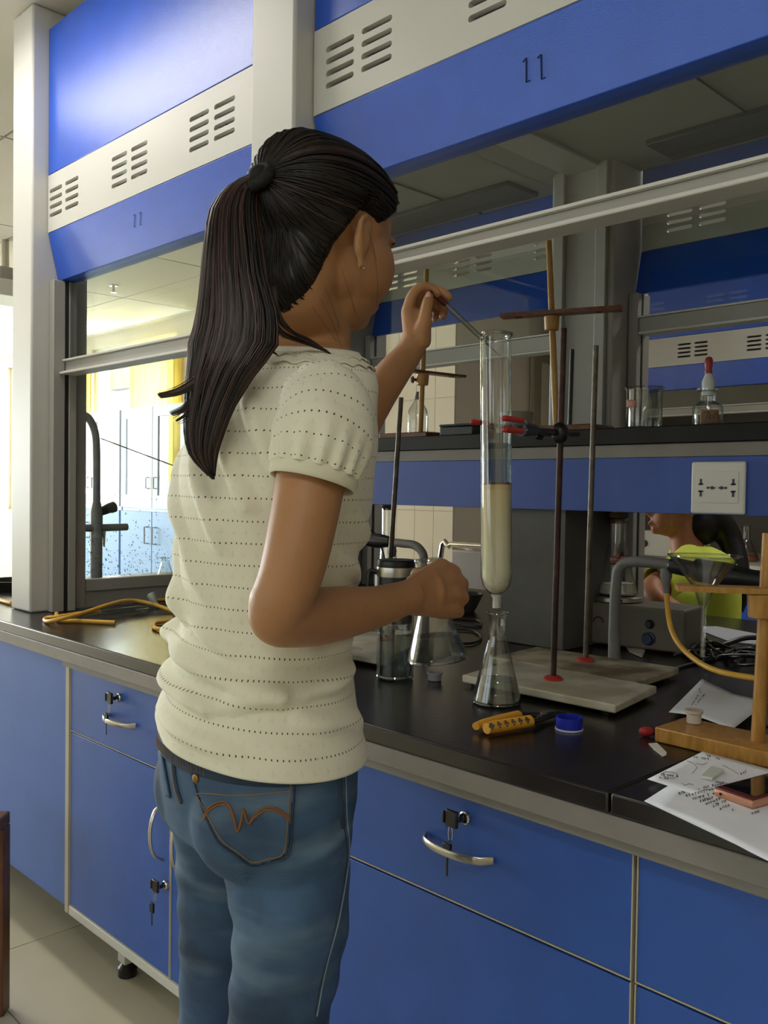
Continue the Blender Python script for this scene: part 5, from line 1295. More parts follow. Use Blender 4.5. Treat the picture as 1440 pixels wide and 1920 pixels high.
# ---- puff sleeves
def sleeve(path, rads, name, cuff_r, nrm_cuff=None):
    pts, rr = resample([Vector(p) for p in path], rads, 12)
    m = len(pts); NS = 120; rs = []; x = None
    for i, p in enumerate(pts):
        tt = (pts[min(i+1, m-1)]-pts[max(i-1, 0)]).normalized()
        if x is None: x, y = frame(tt)
        else: x = (x-tt*x.dot(tt)).normalized(); y = tt.cross(x)
        s = i/(m-1); ring = []
        for j in range(NS):
            a_ = 2*PI*j/NS
            gath = (.0035*max(0, (s-.62)/.38)*math.sin(a_*15+.7*math.sin(a_*3))+.0028*max(0, 1-s/.3)*math.sin(a_*11+1))*(1 if 0 < s < 1 else .2)
            ring.append(p+(x*math.cos(a_)+y*math.sin(a_))*(rr[i]+gath+.0008*math.sin(a_*5+s*14)))
        rs.append(ring)
    mb = MB(); mb.rings(rs, cap=False); o = mb.build(name, BLM, WOMAN, smooth=180, fix=False)
    uvgrid(o.data, NS, m-1, lambda r_, c_: c_/NS*.30, lambda r_, c_: 2.0-r_/(m-1)*.17)
    q = o.modifiers.new('s', 'SOLIDIFY'); q.thickness = .0014; q.offset = -1
    # cuff
    last = pts[-1]; tt = (pts[-1]-pts[-3]).normalized(); x = (x-tt*x.dot(tt)).normalized(); y = tt.cross(x)
    rs = []
    for k_ in range(13):
        a2 = 2*PI*k_/12; rs.append((cuff_r+.0028*math.cos(a2), .0075*math.sin(a2)))
    rings_ = [[last+tt*(h_+.004)+(x*math.cos(a_)+y*math.sin(a_))*r_ for a_ in np.linspace(0, 2*PI, 73)[:-1]] for r_, h_ in rs[:-1]]
    c = MB(); c.rings(rings_, closed=True); c.build('cuff', PIPING, o)
    return o
sleeve([pu(585, 750, .99), pu(605, 757, .95), pu(612, 780, .928), pu(606, 822, .908), pu(597, 858, .898), pu(590, 886, .895)], [.030, .046, .0495, .0515, .0490, .0425], 'sleeve', .042)
sleeve([gp(-.15, 1.16, 1.325), gp(-.160, 1.20, 1.315), gp(-.14, 1.235, 1.295), gp(-.118, 1.262, 1.285)], [.032, .046, .048, .040], 'sleeve', .040)

# ---- head frame
hd_c = gp((608-720)*1.09/1700, 1.09, 0); HZ = 1.511
ah = math.radians(52)
fh_ = (GR*math.cos(ah)+GF*math.sin(ah)); rh = (GR*math.sin(ah)-GF*math.cos(ah))
pit = math.radians(-14)
fhd = fh_*math.cos(pit)+ZV*math.sin(pit); uhd = ZV*math.cos(pit)-fh_*math.sin(pit)
HO = Vector((hd_c.x, hd_c.y, HZ))
def H(x, y, z): return HO+rh*x+fhd*y+uhd*z
HR = Matrix((rh, fhd, uhd)).transposed()
# ---- hands (finger chains)
def finger(mb, pts, rads): mb.tube([Vector(p) for p in pts], rads, 10, smooth=4)
def capsule(mb, a, b, r0, r1):
    a, b = Vector(a), Vector(b); mb.tube([a+(a-b).normalized()*r0*.9, a+(a-b).normalized()*r0*.5, a, b, b+(b-a).normalized()*r1*.5, b+(b-a).normalized()*r1*.9], [r0*.35, r0*.87, r0, r1, r1*.87, r1*.35], 12)
body = MB()
# torso + legs inside the clothes
rs = [[tor_ring(z_, a_, .93 if z_ > 1.0 else .86) for a_ in np.linspace(0, 2*PI, 41)[:-1]] for z_ in np.linspace(.885, 1.385, 26)]
body.rings(rs)
# neck and shoulders
nk = [gp(-.100, 1.088, 1.345), gp(-.096, 1.09, 1.38), gp(-.090, 1.092, 1.41), H(0, -.036, -.085), H(0, -.034, -.05), H(0, -.03, 0)]
body.tube(nk, [.068, .055, .046, .044, .047, .05], 24, smooth=4)
body.tube([gp(-.10, 1.085, 1.325), gp(-.085, 1.02, 1.318), gp(-.066, .95, 1.30)], [.040, .038, .034], 16, smooth=3)
body.tube([gp(-.10, 1.09, 1.325), gp(-.135, 1.15, 1.318), gp(-.165, 1.20, 1.305)], [.040, .038, .034], 16, smooth=3)
body.ball(RARM[0][0], .036); body.ball(LSH, .037)
body.tube([p for p, r in RARM], [r for p, r in RARM], 20, smooth=5)
body.tube([p for p, r in LARM], [r for p, r in LARM], 20, smooth=5)
body.ball(RARM[5][0], .030); body.ball(LARM[3][0], .030)
# right hand round the flask neck
def ph(x, y, d): return pu(x, y, d-.078)
NECK = ph(803, 1105, 1.262)
wr = ph(765, 1120, 1.15)
kn = [ph(828, 1062, 1.222), ph(845, 1086, 1.222), ph(851, 1114, 1.222), ph(847, 1142, 1.225)]
for k_, q in enumerate(kn):
    w0 = ph(772, 1104+k_*10, 1.152); capsule(body, w0, q, .0135, .0115)
    capsule(body, w0*.5+q*.5, q, .0135, .0105)
body.ball(ph(806, 1108, 1.195), (.024, .016, .026))
finger(body, [kn[0], ph(852, 1072, 1.245), ph(846, 1083, 1.278), ph(822, 1090, 1.292), ph(800, 1090, 1.292)], [.0100, .0092, .0085, .0080, .0055])
finger(body, [kn[1], ph(866, 1094, 1.247), ph(858, 1104, 1.282), ph(832, 1110, 1.295), ph(804, 1110, 1.294)], [.0105, .0095, .0087, .0082, .0056])
finger(body, [kn[2], ph(868, 1120, 1.247), ph(860, 1127, 1.282), ph(834, 1131, 1.295), ph(806, 1131, 1.293)], [.0100, .0092, .0084, .0080, .0055])
finger(body, [kn[3], ph(860, 1147, 1.247), ph(852, 1150, 1.276), ph(830, 1152, 1.290), ph(808, 1152, 1.288)], [.0090, .0082, .0074, .0070, .0048])
finger(body, [ph(778, 1098, 1.165), ph(786, 1085, 1.20), ph(783, 1078, 1.235), ph(788, 1076, 1.265), ph(800, 1074, 1.288)], [.014, .012, .0100, .0092, .0062])
# left hand, thumb and fingers pinching the pipette
lw = pu(776, 640, 1.41)
lk = [pu(764, 583, 1.425), pu(772, 574, 1.445), pu(784, 576, 1.462), pu(797, 584, 1.475)]
for k_, q in enumerate(lk):
    w0 = pu(772+k_*7, 640, 1.405+.008*k_); capsule(body, w0, q, .0135, .0108)
body.ball(pu(784, 612, 1.43), (.022, .020, .028)); capsule(body, pu(788, 640, 1.405), pu(793, 610, 1.405), .015, .012)
finger(body, [lk[0], pu(774, 553, 1.425), pu(792, 538, 1.43), pu(812, 542, 1.435), pu(824, 556, 1.432)], [.0102, .0092, .0086, .0080, .0058])
finger(body, [lk[1], pu(800, 548, 1.465), pu(820, 545, 1.468), pu(836, 552, 1.455), pu(845, 562, 1.445)], [.0100, .0092, .0086, .0080, .0056])
finger(body, [lk[2], pu(812, 558, 1.49), pu(828, 566, 1.488), pu(832, 582, 1.475), pu(829, 597, 1.465)], [.0095, .0086, .0080, .0076, .0056])
finger(body, [lk[3], pu(808, 572, 1.50), pu(818, 580, 1.50), pu(818, 592, 1.492), pu(812, 602, 1.485)], [.0085, .0078, .0070, .0066, .0048])
finger(body, [pu(786, 632, 1.405), pu(795, 607, 1.402), pu(798, 585, 1.405), pu(802, 566, 1.412), pu(806, 550, 1.418)], [.0150, .0120, .0102, .0096, .0064])
# head
def eb(c, r): body.ball(H(*c), r, 24, 16, HR)
eb((0, -.012, .028), (.0715, .092, .072)); eb((0, .030, -.018), (.058, .060, .080)); eb((0, .018, -.048), (.050, .050, .034)); eb((0, .060, -.067), (.027, .024, .018))
eb((.028, .026, -.018), (.041, .054, .050)); eb((-.028, .026, -.018), (.041, .054, .050)); eb((.030, .004, -.036), (.024, .040, .036)); eb((-.030, .004, -.036), (.024, .040, .036))
body.tube([H(0, .084, .022), H(0, .094, .004), H(0, .104, -.014)], [.006, .008, .0095], 10, smooth=3); eb((.009, .094, -.018), (.0065, .008, .006)); eb((-.009, .094, -.018), (.0065, .008, .006))
body.tube([H(.0780, -.022, -.002), H(.0770, -.014, -.010), H(.0760, -.020, -.026), H(.0760, -.026, -.016)], [.0016, .0022, .0022, .0014], 8, smooth=3); eb((0, .088, -.042), (.020, .008, .0045)); eb((0, .087, -.050), (.017, .008, .005)); eb((0, .072, .034), (.042, .014, .013))
for s in (1, -1):
    ea = [H(s*.0705, -.012, -0.0480), H(s*.073, -.018, -0.0360), H(s*.0755, -.028, -0.0180), H(s*.078, -.033, -0.0020), H(s*.077, -.026, 0.0080), H(s*.0745, -.015, 0.0060), H(s*.0725, -.010, -0.0040)]
    body.tube(ea, [.0055, .0045, .0042, .0040, .0040, .0040, .0035], 8, smooth=4)
    body.ball(H(s*.0720, -.019, -0.0170), (.006, .014, .024), 12, 10, HR)
# legs
LC = {1: [(gp(-.143, 1.06, .87)+RH*.070, .086), (gp(-.106, 1.020, .80), .0735), (gp(-.0975, .997, .74), .0650), (gp(-.107, .985, .65), .0565), (gp(-.120, .985, .55), .049), (gp(-.125, .99, .45), .044), (gp(-.138, .985, .34), .043), (gp(-.148, .98, .2), .033), (gp(-.15, .98, .07), .029)],
      -1: [(gp(-.149, 1.06, .87)-RH*.070, .086), (gp(-.180, 1.105, .80), .0720), (gp(-.187, 1.12, .74), .0650), (gp(-.192, 1.125, .65), .0570), (gp(-.198, 1.12, .55), .049), (gp(-.203, 1.12, .45), .044), (gp(-.212, 1.115, .34), .043), (gp(-.218, 1.11, .2), .033), (gp(-.22, 1.11, .07), .029)]}
for s in (1, -1):
    body.tube([p for p, r in LC[s]], [.066]+[r-.008 for p, r in LC[s]][1:], 20, smooth=3)
    an = LC[s][-1][0]; capsule(body, an, an+FH*.08-ZV*.03, .026, .022)
skin = remesh(body, 'body', SKIN, WOMAN, .0031, 5, .5)
bvs = bvh_of(skin)
# nails, earring, eyes, mouth, brows
patch('nail', NAIL, skin, bvs, [(797, 546), (806, 545), (808, 557), (799, 558)], 4, 4, off=.0006, th=.0006)
patch('nail', NAIL, skin, bvs, [(822, 590), (829, 590), (829, 597), (823, 597)], 3, 3, off=.0006, th=.0006)
MB().ball(H(.0765, -.013, -.048), .0014, 8, 6).build('ear_stud', CHROME, skin)
for s in (1, -1):
    MB().ball(H(s*.030, .0655, .006), .0115, 16, 10).build('eye', mat('eye_white', '#e6e2da', .2), skin)
    MB().ball(H(s*.030, .0725, .005), .0055, 12, 8).build('iris', mat('iris_brown', '#23150f', .15), skin)
    MB().tube([H(s*.044, .069, .028), H(s*.03, .0785, .032), H(s*.012, .0845, .028)], [.0012, .0026, .0018], 8, smooth=4).build('eyebrow', HAIR, skin)
MB().tube([H(-.022, .084, -.046), H(0, .0955, -.045), H(.022, .084, -.046)], [.0015, .0042, .0015], 8, smooth=4, squash=1.2).build('lips', mat('lip_pink', '#b56a5f', .4), skin)
# ---- jeans
def denim():
    m = mat('faded_denim', '#47688a', .8, vscale=9, color2='#273d57', bump=.25, bscale=700)
    nt = m.node_tree; N = nt.nodes; L = nt.links; b = N['Principled BSDF']
    # whiskers and fading: broad lighter streaks worn into the cloth
    tc = N.new('ShaderNodeTexCoord'); mp = N.new('ShaderNodeMapping'); mp.inputs['Scale'].default_value = (2.2, 2.2, 9); mp.inputs['Rotation'].default_value = (.3, -.25, 0); L.new(tc.outputs['Object'], mp.inputs[0])
    n_ = N.new('ShaderNodeTexNoise'); n_.inputs['Scale'].default_value = 2.6; n_.inputs['Detail'].default_value = 3; L.new(mp.outputs[0], n_.inputs[0])
    r_ = N.new('ShaderNodeMapRange'); r_.inputs[1].default_value = .5; r_.inputs[2].default_value = .72; r_.inputs[4].default_value = .38; L.new(n_.outputs[0], r_.inputs[0])
    mx = N.new('ShaderNodeMix'); mx.data_type = 'RGBA'; L.new(r_.outputs[0], mx.inputs[0]); L.new(b.inputs['Base Color'].links[0].from_socket, mx.inputs[6]); mx.inputs[7].default_value = (*lin('#8aa0ac'), 1)
    w = N.new('ShaderNodeTexWave'); w.inputs['Scale'].default_value = 320; w.bands_direction = 'Z'; mp2 = N.new('ShaderNodeMapping'); mp2.inputs['Rotation'].default_value = (.6, .6, 0); L.new(tc.outputs['Object'], mp2.inputs[0]); L.new(mp2.outputs[0], w.inputs[0])
    mu = N.new('ShaderNodeMix'); mu.data_type = 'RGBA'; mu.blend_type = 'MULTIPLY'; mu.inputs[0].default_value = .22; L.new(mx.outputs[2], mu.inputs[6]); L.new(w.outputs[0], mu.inputs[7]); L.new(mu.outputs[2], b.inputs['Base Color'])
    return m
DEN = denim(); DEND = mat('dark_denim', '#2b3c52', .85, var=.2, vscale=30, bump=.3, bscale=500); STI = mat('stitch_thread', '#8a6a3c', .8); STO = mat('orange_stitch', '#7d5227', .7)
jm = MB()
jm.rings([[tor_ring(max(z_, .861), a_, 1.0-.10*max(0, .87-z_)/.07, -.001)+Vector((0, 0, z_-max(z_, .861))) for a_ in np.linspace(0, 2*PI, 49)[:-1]] for z_ in np.linspace(.825, .950, 12)])
for s in (1, -1):
    jm.ball(gp(-.143, 1.06, .862)+RH*s*.062-FH*.038, (.066, .066, .074), 24, 16)
    P_ = [p for p, r in LC[s]]; R_ = [r for p, r in LC[s]]
    P_[0] = P_[0]-ZV*.01; R_[0] = .078; R_ = R_[:6]+[.046, .040, .040]
    q, w = resample(P_, R_, 8); NS = 48; rs = []; x = None
    for i, p in enumerate(q):
        tt = (q[min(i+1, len(q)-1)]-q[max(i-1, 0)]).normalized()
        if x is None: x, y = frame(tt)
        else: x = (x-tt*x.dot(tt)).normalized(); y = tt.cross(x)
        z_ = p.z
        rs.append([p+(x*math.cos(a_)+y*math.sin(a_))*(w[i]+(.0022*math.sin(z_*130+3*math.sin(a_+s)+a_)*g(z_-.70, .13)*.9+.003*math.sin(z_*190+2.5*math.sin(a_*1.0+2*s))*g(z_-.45, .10)+.003*math.sin(z_*170+2*math.sin(a_+1))*g(z_-.12, .1))) for a_ in np.linspace(0, 2*PI, NS+1)[:-1]])
    jm.rings(rs)
jeans = remesh(jm, 'jeans', DEN, WOMAN, .0042, 5, .6)
bvj = bvh_of(jeans)
# waistband at the back, belt loops, pocket with stitching, seams
wb = MB(); rs = []
for k_ in range(6):
    z_ = .914+.028*k_/5; rs.append([tor_ring(z_, a_, 1.0, .0006) for a_ in np.linspace(0, 2*PI, 121)[:-1]])
wb.rings(rs, cap=False); o = wb.build('waistband', DEND, jeans, smooth=180, fix=False); q = o.modifiers.new('s', 'SOLIDIFY'); q.thickness = .0022; q.offset = 0
bvw = bvh_of(o)
st = MB()
for i in range(45):
    a_ = math.radians(60+i*2.0); p1 = tor_ring(.917, a_, 1.0, .0022); p2 = tor_ring(.9285, a_+.006, 1.0, .0022)
    st.tube([p1, p2], .0003, 4)
o2 = st.build('waist_stitches', STI, jeans, smooth=0); o2['kind'] = 'stuff'
patch('belt_loop', DEN, jeans, bvw, [(343, 1376), (355, 1380), (347, 1404), (335, 1400)], 4, 6, off=.003, th=.002)
line_on('centre_seam', DEND, jeans, bvj, [(338, 1402), (328, 1422), (329, 1450), (334, 1480), (342, 1505)], r=.0028, off=.0004, k=8, n=6)
line_on('centre_stitch', STI, jeans, bvj, [(333, 1402), (324, 1422), (325, 1450), (330, 1480), (338, 1505)], r=.0007, off=.0012, k=8)
PK = [(363, 1447), (553, 1452), (540, 1606), (400, 1580)]
pk_out = [(363, 1447), (455, 1450), (553, 1452), (548, 1520), (540, 1600), (505, 1616), (470, 1620), (442, 1600), (412, 1578), (388, 1530), (372, 1480)]
def inpoly(x, y, P):
    c = False; n_ = len(P)
    for i in range(n_):
        (x1, y1), (x2, y2) = P[i], P[(i+1) % n_]
        if (y1 > y) != (y2 > y) and x < (x2-x1)*(y-y1)/(y2-y1)+x1: c = not c
    return c
def pmask(u, v): return inpoly(355+205*u, 1440+185*v, pk_out)
pk = patch('back_pocket', DEN, jeans, bvj, [(355, 1440), (560, 1440), (560, 1625), (355, 1625)], 56, 50, off=.0018, th=.0022, mask=pmask)
if pk:
    bvp = bvh_of(pk)
    line_on('pocket_edge', DEND, pk, bvj, pk_out[2:]+[pk_out[0]], r=.0012, off=.0026, k=6)
    line_on('pocket_edge', DEND, pk, bvj, [(363, 1447), (455, 1450), (553, 1452)], r=.0012, off=.0026, k=6)
    ins = [(372, 1490), (394, 1530), (418, 1572), (446, 1594), (472, 1612), (503, 1607), (532, 1594), (540, 1520), (545, 1460)]
    line_on('pocket_stitch', STI, pk, bvj, ins, r=.0006, off=.0034, k=6)
    line_on('pocket_stitch', STI, pk, bvj, [(374, 1488), (455, 1489), (544, 1481)], r=.0006, off=.0034, k=6)
    for o_ in (0, 5):
        line_on('curved_stitching', STO, pk, bvj, [(386, 1533+o_), (396, 1515+o_), (415, 1504+o_), (430, 1508+o_), (440, 1530+o_), (446, 1557), (452, 1540+o_), (458, 1515+o_), (466, 1543), (478, 1527+o_), (498, 1512+o_), (520, 1514+o_), (543, 1531+o_)], r=.0011, off=.0036, k=6)
    for q in ((372, 1458), (543, 1458)):
        d = ray(*q).normalized(); loc, nor, i_, ds = bvj.ray_cast(CAM, d)
        if loc is not None:
            if nor.dot(d) > 0: nor = -nor
            MB().lathe([(.0048, 0), (.0048, .0035), (.003, .0045), (.001, .0045)], loc+nor*.001, 14, axis=nor).build('rivet', mat('brass', '#8a6a35', .35, .9), pk)
pl = patch('left_pocket_edge', DEN, jeans, bvj, [(299, 1405), (306, 1408), (322, 1495), (314, 1492)], 4, 16, off=.002, th=.002)
for P_ in ([(634, 1452), (638, 1480), (642, 1530), (648, 1570), (650, 1610), (640, 1680), (618, 1780), (600, 1850), (590, 1900)],):
    line_on('side_seam', DEND, jeans, bvj, P_, r=.0009, off=.0002, k=12, n=6)
line_on('side_seam', mat('seam_light', '#8fa1a8', .8), jeans, bvj, [(648, 1455), (650, 1530), (655, 1590), (650, 1640), (634, 1730), (610, 1820), (594, 1905)], r=.0007, off=.0004, k=12, n=5)
line_on('fly_stitch', DEND, jeans, bvj, [(636, 1455), (638, 1500), (643, 1552)], r=.003, off=.0006, k=8, n=6)
# shoes
for s in (1, -1):
    an = LC[s][-1][0]; c = Vector((an.x, an.y, 0))
    m_ = MB(); rs = []
    for (f_, w_, h_, z0) in ((-.045, .018, .045, .02), (-.03, .032, .06, .0), (0, .034, .07, .0), (.05, .038, .055, 0), (.10, .043, .042, 0), (.145, .038, .032, 0), (.175, .02, .02, .004)):
        rs.append([c+FH*f_+RH*(w_*math.cos(a_))+ZV*(.004+z0+max(0, h_/2*(1+math.sin(a_)))) for a_ in np.linspace(0, 2*PI, 21)[:-1]])
    m_.rings(rs); sh = m_.build('shoe', mat('canvas_shoe', '#c9c4ba', .7), WOMAN, smooth=80)
    MB().prism([c+FH*f_+RH*w_+ZV*.0008 for f_, w_ in ((-.048, -.02), (-.048, .02), (0, .036), (.1, .046), (.16, .034), (.18, 0), (.16, -.034), (.1, -.046), (0, -.036))], (0, 0, .010)).build('sole', mat('rubber_sole', '#4a453f', .8), sh, bevel=.002)

# ---- hair
def hair_surf(az, el):
    """radius vector in head frame; az 0 = front, pi = back, + towards her right"""
    d = Vector((math.sin(az)*math.cos(el), math.cos(az)*math.cos(el), math.sin(el)))
    c = Vector((0, -.012, .028)); r = (.0735, .0945, .073)
    # ray from head origin (0,-.010,.02) to ellipsoid
    o_ = Vector((0, -.010, .020)); A_ = sum((d[i]/r[i])**2 for i in range(3)); B_ = sum(2*(o_[i]-c[i])*d[i]/r[i]**2 for i in range(3)); C_ = sum(((o_[i]-c[i])/r[i])**2 for i in range(3))-1
    t_ = (-B_+math.sqrt(max(0, B_*B_-4*A_*C_)))/(2*A_)
    return o_, d, t_
EBT = [(0, 42), (25, 40), (45, 30), (58, 16), (68, 2), (78, -6), (84, -3), (103, -3), (110, -24), (117, -44), (124, -58), (134, -70), (150, -76), (180, -80)]
def eb_(az):
    a_ = abs(math.degrees(az)); a_ = a_ if a_ <= 180 else 360-a_
    return math.radians(float(np.interp(a_, [q[0] for q in EBT], [q[1] for q in EBT])))
TIE_AZ, TIE_EL = PI, math.radians(0)
TD = Vector((0, -math.cos(TIE_EL), math.sin(TIE_EL)))
def hair_pt(az, el, extra=0.):
    o_, d, t_ = hair_surf(az, el); k_ = el-eb_(az)
    s_ = min(1, max(0, (k_+.05)/(.28 if abs(az) < 1.75 else .5))); s_ = s_*s_*(3-2*s_)
    azd = abs(math.degrees(az)); azd = azd if azd <= 180 else 360-azd
    crown = .008*g(math.degrees(el)-36, 14)*g(azd-176, 34)
    ang = d.angle(TD)
    ridges = .0010*math.sin(math.atan2(d.x, d.z-TD.z+.001)*34)*min(1, ang/.4)
    nape = 0.
    if el < 0 and azd > 95: nape = .018*min(1, -el/.8)*min(1, (azd-95)/40)     # combed up from the nape: stays close to the neck
    if el < 0 and azd > 106:
        dw = HR @ d; ow = H(*o_); hit_ = bvs.ray_cast(ow+dw*.165, -dw, .165)
        if hit_[0] is not None: t_ += (max(t_, min(.150, .165-hit_[3]))-t_)*min(1, (azd-106)/14)
    th = (-.010+.0210*s_)+crown*s_+ridges*s_-nape*0
    return H(*(o_+d*(t_+th+extra)))
mb = MB(); rs = []; NAz = 192
for i in range(73):
    el = math.radians(-88+176*i/72); rs.append([hair_pt(2*PI*j/NAz, el) for j in range(NAz)])
mb.rings(rs); hair = mb.build('hair', HAIR, WOMAN, smooth=180)
def slerp(a, b, t_):
    om = a.angle(b); return (a*math.sin((1-t_)*om)+b*math.sin(t_*om))/math.sin(om) if om > 1e-4 else a
rn_ = random.Random(11)
mbs = [MB(), MB()]
for i in range(620):
    az = rn_.uniform(-PI, PI); a_ = abs(az); e0 = eb_(az)+rn_.uniform(.06, .25)
    if rn_.random() < .35: e0 = rn_.uniform(e0, 1.35)
    d0 = Vector((math.sin(az)*math.cos(e0), math.cos(az)*math.cos(e0), math.sin(e0))); pts = []; ex = rn_.uniform(.0002, .0022); wob = rn_.uniform(-.05, .05)
    for k_ in range(15):
        t_ = k_/14; d = slerp(d0, TD, t_); d = (d+Vector((wob, 0, wob))*math.sin(PI*t_)).normalized()
        pts.append(hair_pt(math.atan2(d.x, d.y), math.asin(max(-1, min(1, d.z))), ex))
    mbs[0 if rn_.random() < .9 else 1].tube(pts, [.0004]+[.0010]*13+[.0007], 4)
for m_, mm in zip(mbs, (HAIR, HAIRB)):
    o = m_.build('combed_strands', mm, hair, smooth=180); o['kind'] = 'stuff'
TIE = hair_pt(PI, TIE_EL, .004)
# ponytail
PT = [(478, 347, 1.020, 20), (455, 352, 1.000, 27), (438, 395, .985, 40), (437, 455, .972, 49), (439, 520, .962, 57), (444, 585, .952, 70), (438, 645, .944, 78), (413, 705, .937, 58), (394, 760, .932, 44), (383, 810, .930, 35), (381, 850, .930, 25), (391, 880, .930, 12), (400, 899, .930, 3)]
pc_ = [TIE]+[pu(a, b, c) for a, b, c, w in PT[1:]]; pw = [w*c/1700 for a, b, c, w in PT]
core, cr = resample(pc_, pw, 6)
mb = MB(); rs = []
for i, p in enumerate(core):
    w_ = cr[i]*.86; dth = min(w_, .030)*.62
    rs.append([p+GR*(w_*math.cos(a_)*(1+.06*math.sin(a_*9+i*.15)))+GF*(dth*math.sin(a_))+ZV*(.0) for a_ in np.linspace(0, 2*PI, 49)[:-1]])
mb.rings(rs); tail = mb.build('ponytail', HAIR, WOMAN, smooth=180)
mbs = [MB(), MB()]
for i in range(900):
    a_ = rn_.uniform(0, 2*PI); rr_ = rn_.uniform(.80, 1.06); ph = rn_.uniform(0, 6.28); amp = rn_.uniform(.0, .05)
    ln = rn_.uniform(.55, 1.0) if rn_.random() < .5 else rn_.uniform(.86, 1.0)
    m_ = int((len(core)-1)*ln); pts = []
    tw = rn_.uniform(-.5, .5)
    for k_ in range(0, m_+1, 3):
        s = k_/(len(core)-1); w_ = cr[k_]*rr_*(1+amp*math.sin(s*9+ph)); dth = min(w_, .032)*.66; aa = a_+tw*s
        pts.append(core[k_]+GR*(w_*math.cos(aa))+GF*(dth*math.sin(aa)))
    if len(pts) < 4: continue
    n_ = len(pts); mbs[0 if rn_.random() < .72 else 1].tube(pts, [.0013]*(n_-2)+[.0009, .0002], 4)
def wisp(px_pts, n_, spread, r=.0006, to=None):
    for _ in range(n_):
        o1 = rn_.uniform(-1, 1); o2 = rn_.uniform(-1, 1); m_ = len(px_pts)
        pts = [pu(x+o1*spread*(1-i/m_)+o2*spread*.35*i/m_, y+o2*spread*(1-i/m_)+o1*spread*.5*(i/m_), d) for i, (x, y, d) in enumerate(px_pts)]
        P_, R_ = resample(pts, [r*1.6, r*1.3]+[r]*(m_-3)+[r*.3], 4)
        mbs[0 if rn_.random() < .75 else 1].tube(P_, R_, 4)
wisp([(400, 650, .935), (385, 690, .925), (365, 715, .92), (335, 733, .915), (297, 742, .91)], 60, 11)
wisp([(390, 690, .935), (372, 730, .925), (350, 762, .92), (320, 776, .915)], 24, 9)
wisp([(395, 700, .935), (370, 745, .925), (352, 775, .92), (330, 790, .915)], 12, 12)
wisp([(500, 560, .955), (510, 600, .955), (530, 626, .962), (570, 642, .975), (615, 660, .985), (645, 690, .98)], 26, 8)
wisp([(510, 540, .955), (520, 590, .955), (545, 622, .962), (585, 640, .978), (625, 668, .985)], 16, 8)
wisp([(480, 590, .945), (490, 630, .945), (500, 650, .95), (520, 665, .955)], 20, 12)
for m_, mm in zip(mbs, (HAIR, HAIRB)):
    o = m_.build('loose_strands', mm, tail, smooth=180); o['kind'] = 'stuff'
# fine hairs by the ear and nape
bvh_h = bvs
mbn = MB()
for (x0, y0, x1, y1, x2, y2) in ((700, 470, 712, 520, 706, 575), (600, 560, 625, 600, 640, 650), (585, 575, 612, 612, 632, 640), (610, 540, 628, 580, 636, 615), (640, 500, 655, 550, 668, 590), (690, 430, 700, 460, 706, 490)):
    out = []
    for t_ in np.linspace(0, 1, 9):
        x = (1-t_)**2*x0+2*t_*(1-t_)*x1+t_*t_*x2; y = (1-t_)**2*y0+2*t_*(1-t_)*y1+t_*t_*y2
        d = ray(x, y).normalized(); loc, nor, i_, ds = bvs.ray_cast(CAM, d)
        if loc is not None: out.append(loc-d*.002)
    if len(out) > 3: mbn.tube(out, .00018, 4)
if mbn.v: o = mbn.build('fine_hairs', HAIR, hair, smooth=0); o['kind'] = 'stuff'
# hair tie
tdir = (core[3]-core[0]).normalized(); x, y = frame(H(0, -1, .35)-H(0, 0, 0))
mb = MB(); mb.tube([TIE+(x*math.cos(a_)+y*math.sin(a_))*(.0125+.001*math.sin(a_*9)) for a_ in np.linspace(0, 2*PI, 41)[:-1]], .0070, 12, closed=True); mb.ball(TIE, .013)
mb.build('hair_tie', mat('black_band', '#0d0c0c', .8, bump=.4, bscale=300), hair)

# ---- held flask and pipette
axf = (pu(800, 1045, 1.184)-pu(820, 1245, 1.184)).normalized()
fb = pu(821, 1240, 1.184); Hf = (pu(800, 1050, 1.184)-fb).length
t = flask(fb, .0395, Hf, .0140, 'conical flask of clear water held in the woman\'s right fist', liquid=.034, axis=axf, nh=.42)
bvf = bvh_of(t.children[0])
patch('white_label', mat('label_white', '#d8d8d4', .7), t, bvf, [(838, 1197), (857, 1196), (860, 1211), (841, 1213)], 4, 3)
line_on('printed_marks', mat('label_white', '#d8d8d4', .7), t, bvf, [(832, 1193), (846, 1192), (858, 1190)], r=.0004, off=.0003)
line_on('printed_marks', mat('label_white', '#d8d8d4', .7), t, bvf, [(832, 1178), (842, 1177)], r=.0004, off=.0003)
pa, pb_ = pu(806, 542, 1.432), pu(938, 668, 1.492)
t = thing('glass_dropper', 'thin glass dropper tube from the woman\'s raised fingers into the column mouth', 'pipette', pa)
dv = (pb_-pa).normalized(); L_ = (pb_-pa).length
MB().lathe([(.0042, L_*.22), (.0042, L_*.72), (.0018, L_*.80), (.0012, L_), (.0007, L_), (.0012, L_*.80), (.0033, L_*.72), (.0033, L_*.22)], pa, 20, axis=dv, closed=True).build('glass_tube', glass('dropper_glass', tint=(.85, .85, .83), edge=(.35, .35, .33), rough=.04, k=1.6, add=.06), t)
MB().lathe([(.001, -.004), (.004, -.002), (.005, .004), (.005, L_*.14), (.0046, L_*.22), (.0043, L_*.22)], pa, 18, axis=dv).build('rubber_bulb', mat('dark_red_bulb', '#5a1d18', .5), t)

